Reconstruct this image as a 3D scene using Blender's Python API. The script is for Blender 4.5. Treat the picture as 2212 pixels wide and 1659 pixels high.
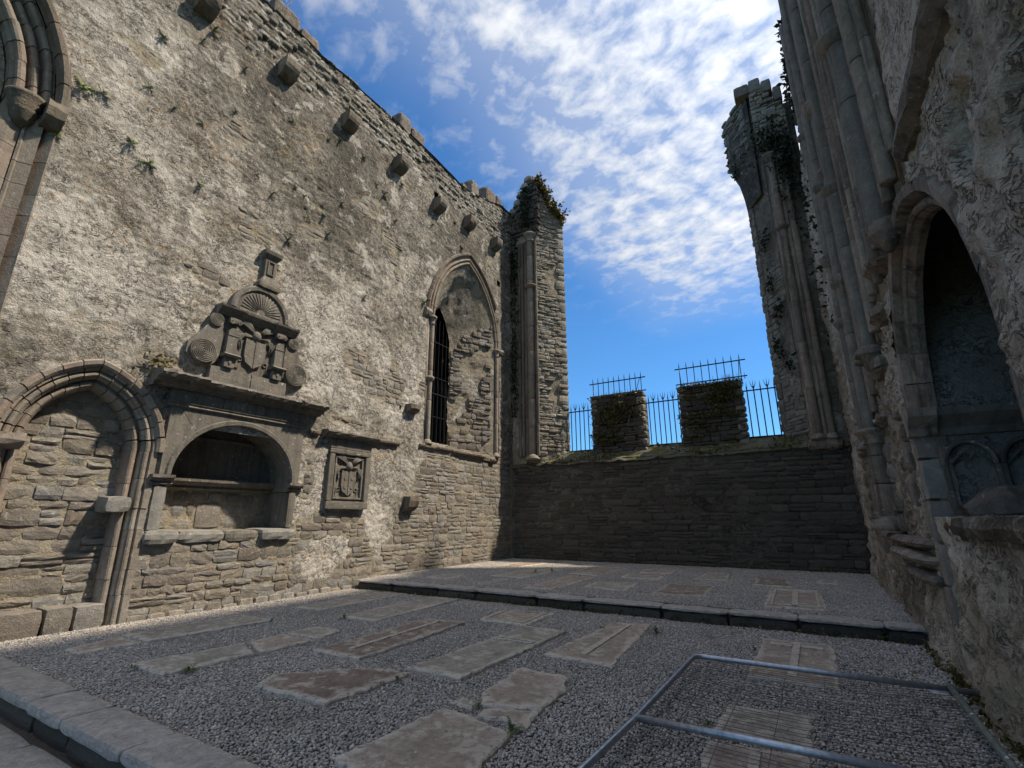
import bpy, math, random
import numpy as np
from mathutils import Vector, Matrix

# ------------------------------------------------------------------ camera, sky, sun, exposure
scene = bpy.context.scene
for o in list(bpy.data.objects):
    bpy.data.objects.remove(o)
COL = scene.collection
random.seed(7)
RNG = np.random.default_rng(11)
CAM_H = 1.6
YAW, PITCH, ROLL = -0.54377, 0.27309, -0.0028
cam = bpy.data.cameras.new('camera')
cam.sensor_fit = 'HORIZONTAL'; cam.sensor_width = 36.0
cam.lens = 36.0 * 1041.3 / 2212.0
cam.clip_start = 0.05; cam.clip_end = 3000
camo = bpy.data.objects.new('camera', cam); COL.objects.link(camo)
fw = Vector((math.sin(YAW)*math.cos(PITCH), math.cos(YAW)*math.cos(PITCH), math.sin(PITCH)))
rt = Vector((math.cos(YAW), -math.sin(YAW), 0)); up = rt.cross(fw)
r2 = math.cos(ROLL)*rt + math.sin(ROLL)*up; u2 = -math.sin(ROLL)*rt + math.cos(ROLL)*up
camo.matrix_world = Matrix(((r2.x, u2.x, -fw.x, 0), (r2.y, u2.y, -fw.y, 0), (r2.z, u2.z, -fw.z, CAM_H), (0, 0, 0, 1)))
scene.camera = camo

SUN = Vector((1.0, 0.64, 1.75)).normalized()
SKY_STRENGTH = 0.15
SUN_STRENGTH = 2.45
EXPOSURE = 1.36

world = bpy.data.worlds.new('World'); scene.world = world; world.use_nodes = True
sl = bpy.data.lights.new('sun', 'SUN'); sl.energy = SUN_STRENGTH; sl.angle = math.radians(2.2); sl.color = (1.0, 0.9, 0.74)
so = bpy.data.objects.new('sun', sl); COL.objects.link(so)
so.rotation_euler = SUN.to_track_quat('Z', 'Y').to_euler(); so.location = (20, 20, 40)
scene.view_settings.view_transform = 'Standard'
scene.view_settings.look = 'None'
scene.view_settings.exposure = EXPOSURE
scene.view_settings.gamma = 1.0
scene.view_settings.use_curve_mapping = False
scene.cycles.use_denoising = True
scene.cycles.max_bounces = 8
scene.cycles.diffuse_bounces = 4


# ------------------------------------------------------------------ node helpers
class G:
    def __init__(s, nt):
        s.nt = nt
    def a(s, typ, ins=None, **props):
        n = s.nt.nodes.new(typ)
        for k, v in props.items():
            setattr(n, k, v)
        for k, v in (ins or {}).items():
            s.set(n.inputs[k], v)
        return n
    def set(s, sock, v):
        if isinstance(v, bpy.types.NodeSocket):
            s.nt.links.new(v, sock)
        elif isinstance(v, (tuple, list)) and len(v) == 3 and sock.type == 'RGBA':
            sock.default_value = (*v, 1)
        else:
            sock.default_value = v
    def noise(s, vec, scale, detail=4, rough=0.55, dist=0.0, out=0):
        n = s.a('ShaderNodeTexNoise', {'Vector': vec, 'Scale': scale, 'Detail': detail, 'Roughness': rough, 'Distortion': dist})
        return n.outputs[out]
    def voro(s, vec, scale, feature='F1', out='Distance', rnd=1.0):
        n = s.a('ShaderNodeTexVoronoi', {'Vector': vec, 'Scale': scale, 'Randomness': rnd}, feature=feature)
        return n.outputs[out]
    def m(s, op, x, y=0.0, z=0.0, clamp=False):
        n = s.a('ShaderNodeMath', operation=op); n.use_clamp = clamp
        s.set(n.inputs[0], x); s.set(n.inputs[1], y); s.set(n.inputs[2], z)
        return n.outputs[0]
    def step(s, x, lo, hi):
        n = s.a('ShaderNodeMapRange', {'Value': x, 'From Min': lo, 'From Max': hi}, interpolation_type='SMOOTHSTEP')
        return n.outputs[0]
    def lin(s, x, a, b, c, d):
        n = s.a('ShaderNodeMapRange', {'Value': x, 'From Min': a, 'From Max': b, 'To Min': c, 'To Max': d})
        return n.outputs[0]
    def ramp(s, fac, stops):
        n = s.a('ShaderNodeValToRGB', {'Fac': fac}); e = n.color_ramp.elements
        while len(e) < len(stops):
            e.new(0.5)
        for i, (p, c) in enumerate(stops):
            e[i].position = p; e[i].color = (*c, 1)
        return n.outputs[0]
    def mix(s, f, a, b, blend='MIX'):
        n = s.a('ShaderNodeMix', data_type='RGBA', blend_type=blend)
        s.set(n.inputs[0], f); s.set(n.inputs[6], a); s.set(n.inputs[7], b)
        return n.outputs[2]
    def attr(s, name):
        return s.a('ShaderNodeAttribute', attribute_name=name).outputs['Fac']


def new_mat(name):
    m = bpy.data.materials.new(name); m.use_nodes = True
    g = G(m.node_tree); b = m.node_tree.nodes['Principled BSDF']
    g.pos = g.a('ShaderNodeNewGeometry').outputs['Position']
    g.rnd = g.a('ShaderNodeObjectInfo').outputs['Random']
    g.b = b; g.mat = m
    b.inputs['Roughness'].default_value = 0.9
    b.inputs['Specular IOR Level'].default_value = 0.25
    return g


def finish(g, col, bump=None, dist=0.02, strength=0.7, rough=None):
    g.set(g.b.inputs['Base Color'], col)
    if rough is not None:
        g.set(g.b.inputs['Roughness'], rough)
    if bump is not None:
        n = g.a('ShaderNodeBump', {'Height': bump, 'Distance': dist, 'Strength': strength})
        g.set(g.b.inputs['Normal'], n.outputs[0])
    return g.mat


def plaster_mat(name, dark, mid, pale, mortar, lichen=1.0, amount=0.0):
    g = new_mat(name); P = g.pos
    big = g.noise(P, 0.33, 5, 0.6); med = g.noise(P, 1.7, 6, 0.65); fine = g.noise(P, 9, 6, 0.7, 0.6); grit = g.noise(P, 40, 4, 0.7, 0.3)
    v = g.m('ADD', g.m('MULTIPLY', big, 0.45), g.m('MULTIPLY', med, 0.55))
    v = g.m('ADD', v, g.m('MULTIPLY', g.m('SUBTRACT', g.attr('pale'), 0.5), 0.55))
    v = g.m('ADD', v, g.m('MULTIPLY', g.m('SUBTRACT', fine, 0.5), 0.75))
    v = g.m('ADD', v, g.m('MULTIPLY', g.m('SUBTRACT', grit, 0.5), 0.55))
    v = g.m('ADD', v, amount)
    col = g.ramp(v, [(0.25, dark), (0.5, mid), (0.75, pale)])
    # rain streaks with their own vertical shape
    sv = g.a('ShaderNodeMapping', {'Vector': P, 'Scale': (1.6, 1.6, 0.16)}).outputs[0]
    st = g.step(g.noise(sv, 1.3, 5, 0.6), 0.52, 0.75)
    col = g.mix(g.m('MULTIPLY', st, 0.45), col, (dark[0]*0.8, dark[1]*0.78, dark[2]*0.75))
    # pits
    wv = g.a('ShaderNodeMapping', {'Vector': P, 'Scale': (1, 0.9, 1.35)}).outputs[0]
    wn = g.m('ABSOLUTE', g.m('SUBTRACT', g.noise(wv, 8, 4, 0.6, 0.8), 0.5))
    pit = g.m('MULTIPLY', g.m('SUBTRACT', 1.0, g.step(wn, 0.006, 0.035)), g.step(g.noise(P, 2.7, 3, 0.6), 0.42, 0.6))
    pit = g.m('MAXIMUM', pit, g.step(g.noise(wv, 15, 3, 0.6, 0.8), 0.63, 0.7))
    col = g.mix(g.m('MULTIPLY', pit, 0.8), col, (dark[0]*0.6, dark[1]*0.58, dark[2]*0.55))
    lime = g.m('MULTIPLY', g.step(g.noise(P, 1.25, 7, 0.68, 0.5), 0.575, 0.6), g.m('MULTIPLY', 0.6, lichen if lichen < 1 else 1.0))
    col = g.mix(lime, col, (pale[0]*1.12, pale[1]*1.13, pale[2]*1.14))
    # exposed bedding mortar
    sm = g.attr('stone')
    mc = g.mix(g.noise(P, 6, 5), (mortar[0]*0.6, mortar[1]*0.58, mortar[2]*0.52), mortar)
    mc = g.mix(g.m('MULTIPLY', g.step(g.noise(P, 2.1, 3), 0.52, 0.68), 0.35), mc, (0.36, 0.27, 0.15))
    col = g.mix(sm, col, mc)
    # rubble head of the wall
    rb = g.attr('rub')
    vc = g.voro(g.a('ShaderNodeMapping', {'Vector': P, 'Scale': (1, 1, 1.7)}).outputs[0], 7, out='Color')
    vr = g.a('ShaderNodeSeparateColor', {'Color': vc}).outputs[0]
    rc = g.ramp(vr, [(0.0, (dark[0]*.7, dark[1]*.65, dark[2]*.6)), (0.55, mid), (0.8, (0.34, 0.33, 0.30)), (1.0, (0.62, 0.61, 0.58))])
    col = g.mix(g.m('MULTIPLY', rb, 0.75), col, rc)
    if lichen:
        o1 = g.step(g.noise(P, 0.55, 2), 0.54, 0.66); o2 = g.step(g.noise(P, 11, 4, 0.7), 0.56, 0.64)
        col = g.mix(g.m('MULTIPLY', g.m('MULTIPLY', o1, o2), 0.8*lichen), col, (0.42, 0.24, 0.075))
        wl = g.step(g.noise(P, 7.5, 3, 0.5), 0.68, 0.72)
        col = g.mix(g.m('MULTIPLY', wl, 0.55), col, (0.6, 0.58, 0.53))
        gm = g.m('MULTIPLY', g.step(g.noise(P, 1.1, 4), 0.58, 0.72), g.step(g.noise(P, 17, 3), 0.5, 0.6))
        col = g.mix(g.m('MULTIPLY', gm, 0.4), col, (0.12, 0.12, 0.04))
    h = g.m('ADD', g.m('MULTIPLY', fine, 1.0), g.m('MULTIPLY', grit, 0.45))
    h = g.m('SUBTRACT', h, g.m('MULTIPLY', pit, 0.7))
    return finish(g, col, h, 0.05, 1.0)


def stone_mat(name, cols, spot=(0.5, 0.49, 0.45), spot_amt=0.5, moss=0.0, bump=0.03, streak=0.0):
    g = new_mat(name); P = g.pos
    r = g.m('FRACT', g.m('ADD', g.rnd, g.attr('rnd')))
    n = len(cols)
    base = g.ramp(r, [(i/(n-1), c) for i, c in enumerate(cols)])
    f1 = g.noise(P, 5, 5, 0.65); f2 = g.noise(P, 23, 5, 0.7, 0.5)
    col = g.mix(g.lin(f1, 0.3, 0.7, 0, 0.6), base, (0.11, 0.10, 0.085), 'MIX')
    col = g.mix(0.55, col, g.mix(g.lin(f2, 0.25, 0.75, 0, 1), (0.62, 0.6, 0.58), (1.25, 1.22, 1.18)), 'MULTIPLY')
    if streak:
        sv = g.a('ShaderNodeMapping', {'Vector': P, 'Scale': (5, 5, 0.35)}).outputs[0]
        col = g.mix(g.m('MULTIPLY', g.step(g.noise(sv, 1.5, 5, 0.65), 0.45, 0.68), streak), col, (0.055, 0.047, 0.038))
    sp = g.step(g.noise(P, 13, 3, 0.55), 0.64, 0.7)
    col = g.mix(g.m('MULTIPLY', sp, spot_amt), col, spot)
    if moss:
        mm = g.m('MULTIPLY', g.step(g.noise(P, 1.6, 4), 0.5, 0.64), g.step(g.noise(P, 12, 4), 0.42, 0.6))
        col = g.mix(g.m('MULTIPLY', mm, moss), col, (0.075, 0.075, 0.02))
    h = g.m('ADD', g.m('MULTIPLY', f2, 1.0), g.m('MULTIPLY', g.noise(P, 70, 3, 0.6), 0.35))
    return finish(g, col, h, bump, 0.8)


M = {}
M['plaster'] = plaster_mat('weathered_lime_plaster', (0.108, 0.097, 0.082), (0.27, 0.24, 0.2), (0.55, 0.505, 0.45), (0.43, 0.375, 0.295))
M['plaster_dim'] = plaster_mat('eroded_damp_render', (0.12, 0.09, 0.063), (0.45, 0.36, 0.27), (0.7, 0.6, 0.49), (0.42, 0.34, 0.24), lichen=0.25)
M['plaster_damp'] = plaster_mat('damp_grey_render', (0.09, 0.074, 0.059), (0.28, 0.238, 0.19), (0.5, 0.44, 0.37), (0.2, 0.17, 0.13), lichen=0.2)
M['plaster_shade'] = plaster_mat('smooth_grey_render', (0.25, 0.225, 0.195), (0.4, 0.36, 0.315), (0.52, 0.475, 0.42), (0.1, 0.09, 0.08), lichen=0)
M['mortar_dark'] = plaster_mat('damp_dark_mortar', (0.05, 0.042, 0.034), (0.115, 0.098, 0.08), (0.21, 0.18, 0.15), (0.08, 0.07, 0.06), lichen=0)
M['stone'] = stone_mat('mixed_rubble_stone', [(0.30, 0.27, 0.23), (0.22, 0.195, 0.17), (0.33, 0.28, 0.215), (0.27, 0.265, 0.265), (0.37, 0.33, 0.28), (0.2, 0.165, 0.14), (0.33, 0.32, 0.3), (0.29, 0.24, 0.19)], spot_amt=0.45)
M['stone_pier'] = stone_mat('grey_pier_stone', [(0.4, 0.365, 0.31), (0.28, 0.25, 0.21), (0.48, 0.44, 0.375), (0.36, 0.295, 0.23), (0.52, 0.5, 0.46)], (0.66, 0.64, 0.6), 0.6, moss=0.3)
M['stone_dark'] = stone_mat('dark_rubble_stone', [(0.10, 0.083, 0.068), (0.055, 0.046, 0.039), (0.14, 0.12, 0.1), (0.085, 0.063, 0.05), (0.11, 0.1, 0.09)], (0.22, 0.21, 0.2), 0.35, moss=0.25)
M['sandstone'] = stone_mat('dressed_sandstone', [(0.36, 0.305, 0.25), (0.30, 0.25, 0.2), (0.39, 0.35, 0.3), (0.33, 0.25, 0.2), (0.28, 0.25, 0.215)], (0.5, 0.48, 0.44), 0.45, bump=0.015)
M['sandstone_dim'] = stone_mat('weathered_dressed_stone', [(0.42, 0.335, 0.26), (0.29, 0.235, 0.185), (0.5, 0.41, 0.325), (0.4, 0.29, 0.225), (0.29, 0.245, 0.205)], (0.52, 0.46, 0.38), 0.5, moss=0.2, bump=0.04, streak=.75)
M['sandstone_old'] = stone_mat('old_weathered_stone', [(0.26, 0.215, 0.17), (0.18, 0.15, 0.125), (0.3, 0.25, 0.205), (0.23, 0.175, 0.14)], (0.42, 0.38, 0.33), 0.5, moss=0.2, bump=0.03, streak=.5)
M['shaft_grey'] = stone_mat('grey_column_stone', [(0.34, 0.3, 0.255), (0.27, 0.24, 0.205), (0.39, 0.335, 0.28)], (0.52, 0.47, 0.4), 0.4, moss=0.1, bump=0.03, streak=.4)
M['limestone'] = stone_mat('dark_carved_limestone', [(0.205, 0.183, 0.153), (0.23, 0.21, 0.182), (0.185, 0.168, 0.147)], (0.5, 0.48, 0.43), 0.6, bump=0.018, streak=.5)
M['limestone_pale'] = stone_mat('pale_dressed_limestone', [(0.27, 0.26, 0.245), (0.31, 0.295, 0.265), (0.24, 0.235, 0.23)], (0.55, 0.53, 0.49), 0.35, bump=0.012)


def slab_mat(name, a, b, edge=(0.7, 0.63, 0.53)):
    g = new_mat(name); P = g.pos
    n1 = g.noise(P, 3.0, 6, 0.65); n2 = g.noise(P, 17, 5, 0.7); n3 = g.noise(P, 60, 3)
    col = g.mix(g.lin(n1, 0.3, 0.7, 0, 1), a, b)
    col = g.mix(0.6, col, g.mix(g.lin(n2, 0.3, 0.7, 0, 1), (0.45, 0.43, 0.41), (1.25, 1.24, 1.22)), 'MULTIPLY')
    e = g.m('MULTIPLY', g.attr('edge'), g.step(n2, 0.36, 0.5))
    col = g.mix(g.m('MULTIPLY', e, 0.85), col, edge)
    bl = g.m('MULTIPLY', g.step(g.noise(P, 7, 5, 0.65), 0.53, 0.63), 0.55)
    col = g.mix(bl, col, edge)
    cr = g.voro(g.a('ShaderNodeVectorMath', {0: P, 1: g.noise(P, 4, 3, out=1)}, operation='ADD').outputs[0], 1.3, 'DISTANCE_TO_EDGE')
    cl = g.m('SUBTRACT', 1.0, g.step(cr, 0.0, 0.012))
    col = g.mix(g.m('MULTIPLY', cl, g.m('MULTIPLY', 0.4, g.step(n1, 0.5, 0.6))), col, (0.12, 0.1, 0.08))
    hh = g.m('SUBTRACT', g.m('ADD', n2, g.m('MULTIPLY', n3, 0.4)), g.m('MULTIPLY', cl, 0.2))
    return finish(g, col, hh, 0.03, 0.9)


M['slab_brown'] = slab_mat('brown_grave_slab', (0.22, 0.165, 0.135), (0.36, 0.275, 0.22))
M['slab_grey'] = slab_mat('grey_grave_slab', (0.31, 0.275, 0.23), (0.5, 0.445, 0.37))
M['slab_pink'] = slab_mat('pinkish_grave_slab', (0.34, 0.265, 0.215), (0.53, 0.435, 0.355))
M['kerb'] = slab_mat('worn_kerb_stone', (0.4, 0.36, 0.325), (0.52, 0.47, 0.425), (0.6, 0.54, 0.47))
M['kerb_dark'] = slab_mat('dark_step_stone', (0.12, 0.112, 0.1), (0.2, 0.188, 0.17), (0.25, 0.235, 0.205))


def pebble_mat():
    g = new_mat('rounded_pebbles')
    col = g.ramp(g.attr('rnd'), [(0.0, (0.27, 0.25, 0.235)), (0.3, (0.38, 0.352, 0.325)), (0.5, (0.47, 0.432, 0.392)), (0.62, (0.42, 0.345, 0.29)), (0.8, (0.54, 0.495, 0.44)), (0.94, (0.64, 0.58, 0.5)), (1.0, (0.74, 0.68, 0.6))])
    big = g.noise(g.pos, 0.8, 4)
    col = g.mix(0.5, col, g.mix(g.lin(big, 0.3, 0.7, 0, 1), (0.7, 0.68, 0.66), (1.12, 1.1, 1.08)), 'MULTIPLY')
    dirt = g.step(g.noise(g.pos, 0.55, 5, 0.65), 0.56, 0.74)
    col = g.mix(g.m('MULTIPLY', dirt, 0.4), col, (0.22, 0.185, 0.145))
    return finish(g, col, rough=0.8)


M['pebble'] = pebble_mat()


def plain(name, col, rough=0.9, metal=0.0, var=0.35, scale=12, bump=0.0):
    g = new_mat(name)
    n = g.noise(g.pos, scale, 5, 0.6)
    c = g.mix(g.lin(n, 0.3, 0.7, 0, 1), tuple(x*(1-var) for x in col), tuple(min(1, x*(1+var)) for x in col))
    c = g.mix(0.6, c, g.mix(g.rnd, (0.8, 0.8, 0.8), (1.2, 1.2, 1.2)), 'MULTIPLY')
    g.b.inputs['Metallic'].default_value = metal
    return finish(g, c, n if bump else None, bump or 0.01, 0.6, rough)


M['soil'] = plain('gravel_bed', (0.15, 0.135, 0.12), scale=30, bump=0.02)
M['grass'] = plain('grass_ground', (0.06, 0.09, 0.025), scale=3)
M['iron'] = plain('black_wrought_iron', (0.012, 0.013, 0.016), 0.55, 0.0, 0.3)
M['galv'] = plain('galvanised_tube', (0.42, 0.44, 0.48), 0.4, 0.8, 0.3, 25)
M['post'] = plain('dull_green_post', (0.17, 0.19, 0.155), 0.6, 0.1, 0.3, 20)
M['wire'] = plain('rusty_mesh_wire', (0.12, 0.095, 0.085), 0.6, 0.3, 0.4, 30)
M['void'] = plain('dark_interior', (0.012, 0.014, 0.013), 0.9, 0, 0.3)


def leaf_mat(name, a, b, c):
    g = new_mat(name)
    r = g.attr('rnd')
    col = g.ramp(r, [(0, a), (0.5, b), (1, c)])
    g.b.inputs['Roughness'].default_value = 0.6
    return finish(g, col)


M['ivy'] = leaf_mat('ivy_leaves', (0.008, 0.016, 0.01), (0.018, 0.034, 0.016), (0.035, 0.055, 0.02))
M['fern'] = leaf_mat('fern_leaves', (0.05, 0.075, 0.015), (0.085, 0.13, 0.022), (0.15, 0.17, 0.04))
M['moss'] = leaf_mat('moss_tufts', (0.04, 0.036, 0.01), (0.09, 0.08, 0.02), (0.16, 0.13, 0.035))
M['shrub'] = leaf_mat('autumn_shrub_leaves', (0.05, 0.05, 0.014), (0.16, 0.12, 0.025), (0.30, 0.19, 0.035))
M['drygrass'] = leaf_mat('dry_grass', (0.14, 0.12, 0.05), (0.24, 0.2, 0.1), (0.33, 0.27, 0.14))


# ------------------------------------------------------------------ sky with high broken cloud
def build_sky():
    g = G(world.node_tree); nt = world.node_tree
    bg = nt.nodes['Background']
    sky = g.a('ShaderNodeTexSky', sky_type='NISHITA')
    sky.sun_disc = False
    sky.sun_elevation = math.asin(SUN.z); sky.sun_rotation = math.atan2(SUN.x, SUN.y)
    sky.air_density = 1.0; sky.dust_density = 0.25; sky.ozone_density = 2.5; sky.altitude = 100
    d = g.a('ShaderNodeTexCoord').outputs['Generated']
    s = g.a('ShaderNodeSeparateXYZ', {'Vector': d})
    zz = g.m('ADD', g.m('MAXIMUM', s.outputs[2], 0.0), 0.09)
    px = g.m('DIVIDE', s.outputs[0], zz); py = g.m('DIVIDE', s.outputs[1], zz)
    p = g.a('ShaderNodeCombineXYZ', {'X': px, 'Y': py, 'Z': 0.0}).outputs[0]
    rot = g.a('ShaderNodeMapping', {'Vector': p, 'Rotation': (0, 0, 0.6), 'Scale': (1.0, 1.15, 1.0)}).outputs[0]
    puffs = g.noise(rot, 12.5, 5, 0.55, 0.25)
    sheet = g.noise(p, 1.0, 4, 0.5, 0.3)
    wisps = g.noise(rot, 34, 4, 0.6, 0.4)
    # the bank lies overhead and to the east; it thins out to the north (left) and down to the horizon
    left = g.step(g.m('ADD', px, g.m('MULTIPLY', g.m('SUBTRACT', sheet, 0.5), 0.5)), -0.7, -0.38)
    left = g.m('MAXIMUM', left, g.step(px, -1.2, -1.7))  # unseen cloud added farther north to whiten the fill light
    low = g.step(g.m('ADD', s.outputs[2], g.m('MULTIPLY', g.m('SUBTRACT', sheet, 0.5), 0.16)), 0.32, 0.5)
    cover = g.m('ADD', g.m('MULTIPLY', g.m('MULTIPLY', left, low), 0.26), g.m('MULTIPLY', g.m('SUBTRACT', sheet, 0.5), 0.6))
    v = g.m('ADD', g.m('ADD', puffs, g.m('MULTIPLY', g.m('SUBTRACT', wisps, 0.5), 0.2)), cover)
    c = g.step(v, 0.44, 0.9)
    c = g.m('MULTIPLY', c, g.m('MULTIPLY', low, g.lin(left, 0, 1, 0.3, 1.0)))
    c = g.m('MAXIMUM', c, g.m('MULTIPLY', g.m('MULTIPLY', left, low), 0.36))
    blue = g.mix(1.0, sky.outputs[0], (0.175, 0.335, 0.46), 'MULTIPLY')
    thick = g.step(v, 0.75, 1.15)
    cloud = g.mix(thick, (1.85, 1.93, 2.06), (2.6, 2.58, 2.55))
    dt = g.a('ShaderNodeVectorMath', {0: d, 1: tuple(SUN)}, operation='DOT_PRODUCT').outputs['Value']
    glow = g.m('ADD', 1.0, g.m('MULTIPLY', g.m('POWER', g.m('MAXIMUM', dt, 0.0), 4.0), 1.1))   # cloud is brighter towards the sun
    cloud = g.mix(1.0, cloud, g.a('ShaderNodeCombineColor', {'Red': glow, 'Green': glow, 'Blue': glow}).outputs[0], 'MULTIPLY')
    col = g.mix(g.m('MULTIPLY', c, 0.9), blue, cloud)
    g.set(bg.inputs['Color'], col)
    bg.inputs['Strength'].default_value = SKY_STRENGTH


build_sky()


# ------------------------------------------------------------------ geometry helpers
class Fr:
    """a vertical face: u along it, v up, w out of it"""
    def __init__(s, o, t, n):
        s.o = np.array(o, float); s.t = np.array(t, float); s.n = np.array(n, float)
        s.t /= np.linalg.norm(s.t); s.n /= np.linalg.norm(s.n)
    def __call__(s, u, v, w=0.0):
        p = s.o + s.t*u + s.n*w
        return (p[0], p[1], v)
    def mat(s, u, v, w, su, sv, sw):
        x, y, z = s(u, v, w)
        return Matrix(((s.t[0]*su, 0, s.n[0]*sw, x), (s.t[1]*su, 0, s.n[1]*sw, y), (0, sv, 0, z), (0, 0, 0, 1)))


LW = Fr((-9.8, 0), (0, 1), (1, 0))
RW = Fr((1.1, 0), (0, 1), (-1, 0))
BW = Fr((0, 16.2), (1, 0), (0, -1))
PL = Fr((-8.6, 16.2), (0.8, 1.1), (1.1, -0.8))      # splayed jamb, sunny side
PR = Fr((0.22, 16.2), (-0.72, 1.1), (-1.1, -0.72))  # splayed jamb, shady side
MF = Fr((0, 16.85), (1, 0), (0, -1))                # face of the stubs on the ledge

TAB = RNG.random((256, 256))


def vnoise(x, y, seed=0):
    x = x + seed*17.31; y = y + seed*9.73
    xi = np.floor(x).astype(int); yi = np.floor(y).astype(int)
    fx = x-xi; fy = y-yi
    fx = fx*fx*(3-2*fx); fy = fy*fy*(3-2*fy)
    a = TAB[xi % 256, yi % 256]; b = TAB[(xi+1) % 256, yi % 256]
    c = TAB[xi % 256, (yi+1) % 256]; d = TAB[(xi+1) % 256, (yi+1) % 256]
    return (a*(1-fx)+b*fx)*(1-fy)+(c*(1-fx)+d*fx)*fy


def fbm(x, y, f, oct=4, seed=0, gain=0.5):
    s = np.zeros_like(np.asarray(x, float)); a = 1.0; t = 0
    for k in range(oct):
        s = s + a*(vnoise(x*f, y*f, seed+k)-0.5); t += a; a *= gain; f *= 2.03
    return s/t*2


def sm(x, lo, hi):
    t = np.clip((x-lo)/(hi-lo), 0, 1)
    return t*t*(3-2*t)


def link(o, parent=None):
    COL.objects.link(o)
    if parent is not None:
        o.parent = parent
        if parent.type == 'EMPTY':
            o.matrix_parent_inverse = Matrix.Translation(-parent.location)
    return o


def tag(o, label=None, cat=None, group=None, kind=None):
    if label: o['label'] = label
    if cat: o['category'] = cat
    if group: o['group'] = group
    if kind: o['kind'] = kind
    return o


def thing(name, label, cat, loc, group=None):
    e = bpy.data.objects.new(name, None); e.empty_display_size = 0.2
    e.location = loc; COL.objects.link(e)
    return tag(e, label, cat, group)


def mesh_obj(name, verts, faces, mat, parent=None, smooth=False, attrs=None):
    me = bpy.data.meshes.new(name)
    me.from_pydata([tuple(map(float, v)) for v in verts], [], faces)
    if smooth:
        me.polygons.foreach_set('use_smooth', [True]*len(me.polygons))
    for k, a in (attrs or {}).items():
        at = me.attributes.new(k, 'FLOAT', 'POINT'); at.data.foreach_set('value', np.asarray(a, np.float32))
    me.materials.append(M[mat] if isinstance(mat, str) else mat)
    o = bpy.data.objects.new(name, me)
    return link(o, parent)


def mesh_np(name, V, Q, mat, parent=None, smooth=True, attrs=None):
    me = bpy.data.meshes.new(name)
    nv, nq = len(V), len(Q)
    me.vertices.add(nv); me.vertices.foreach_set('co', np.asarray(V, np.float32).ravel())
    k = Q.shape[1]
    me.loops.add(nq*k); me.loops.foreach_set('vertex_index', np.asarray(Q, np.int32).ravel())
    me.polygons.add(nq); me.polygons.foreach_set('loop_start', np.arange(0, nq*k, k, dtype=np.int32))
    if smooth:
        me.polygons.foreach_set('use_smooth', np.ones(nq, bool))
    me.update(calc_edges=True)
    for n, a in (attrs or {}).items():
        at = me.attributes.new(n, 'FLOAT', 'POINT'); at.data.foreach_set('value', np.asarray(a, np.float32))
    me.materials.append(M[mat])
    o = bpy.data.objects.new(name, me)
    return link(o, parent)


class MB:
    def __init__(s):
        s.v = []; s.f = []
    def add(s, vs, fs):
        n = len(s.v); s.v += list(vs); s.f += [tuple(i+n for i in f) for f in fs]
        return s
    def box(s, fr, u0, u1, v0, v1, w0, w1):
        return s.add([fr(u, v, w) for w in (w0, w1) for v in (v0, v1) for u in (u0, u1)],
                     [(0, 1, 3, 2), (4, 6, 7, 5), (0, 4, 5, 1), (2, 3, 7, 6), (0, 2, 6, 4), (1, 5, 7, 3)])
    def loft(s, secs, cap=True, close=True):
        n = len(secs[0]); base = len(s.v)
        for q in secs:
            s.v += list(q)
        for i in range(len(secs)-1):
            for j in range(n if close else n-1):
                a = base+i*n+j; b = base+i*n+(j+1) % n
                s.f.append((a, b, b+n, a+n))
        if cap:
            s.f.append(tuple(base+j for j in range(n-1, -1, -1)))
            s.f.append(tuple(base+(len(secs)-1)*n+j for j in range(n)))
        return s
    def prism(s, fr, poly, w0, w1):
        """polygon in (u,v) extruded along w"""
        return s.loft([[fr(u, v, w0) for u, v in poly], [fr(u, v, w1) for u, v in poly]])
    def extr(s, fr, prof, u0, u1, n=1, jit=0.0):
        """profile in (w,v) run along u"""
        secs = []
        for i in range(n+1):
            u = u0+(u1-u0)*i/n
            secs.append([fr(u+random.uniform(-jit, jit)*(0 < i < n), v+random.uniform(-jit, jit), w+random.uniform(-jit, jit)) for w, v in prof])
        return s.loft(secs)
    def tube(s, pts, r, n=6, r1=None):
        pts = [Vector(p) for p in pts]; secs = []
        prev = None
        for i, p in enumerate(pts):
            d = (pts[min(i+1, len(pts)-1)]-pts[max(i-1, 0)]).normalized()
            a = d.orthogonal().normalized() if prev is None else (prev-d*prev.dot(d)).normalized()
            prev = a; b = d.cross(a)
            rr = r if r1 is None else r+(r1-r)*i/(len(pts)-1)
            secs.append([tuple(p+rr*(a*math.cos(2*math.pi*k/n)+b*math.sin(2*math.pi*k/n))) for k in range(n)])
        return s.loft(secs)
    def lathe(s, fr, u, w, prof, n=14, wob=0.0):
        secs = []
        for r, z in prof:
            rr = r*(1+random.uniform(-wob, wob))
            secs.append([fr(u+rr*math.cos(2*math.pi*k/n), z, w+rr*math.sin(2*math.pi*k/n)) for k in range(n)])
        return s.loft(secs)
    def build(s, name, mat, parent=None, smooth=False, attrs=None):
        return mesh_obj(name, s.v, s.f, mat, parent, smooth, attrs)


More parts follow.
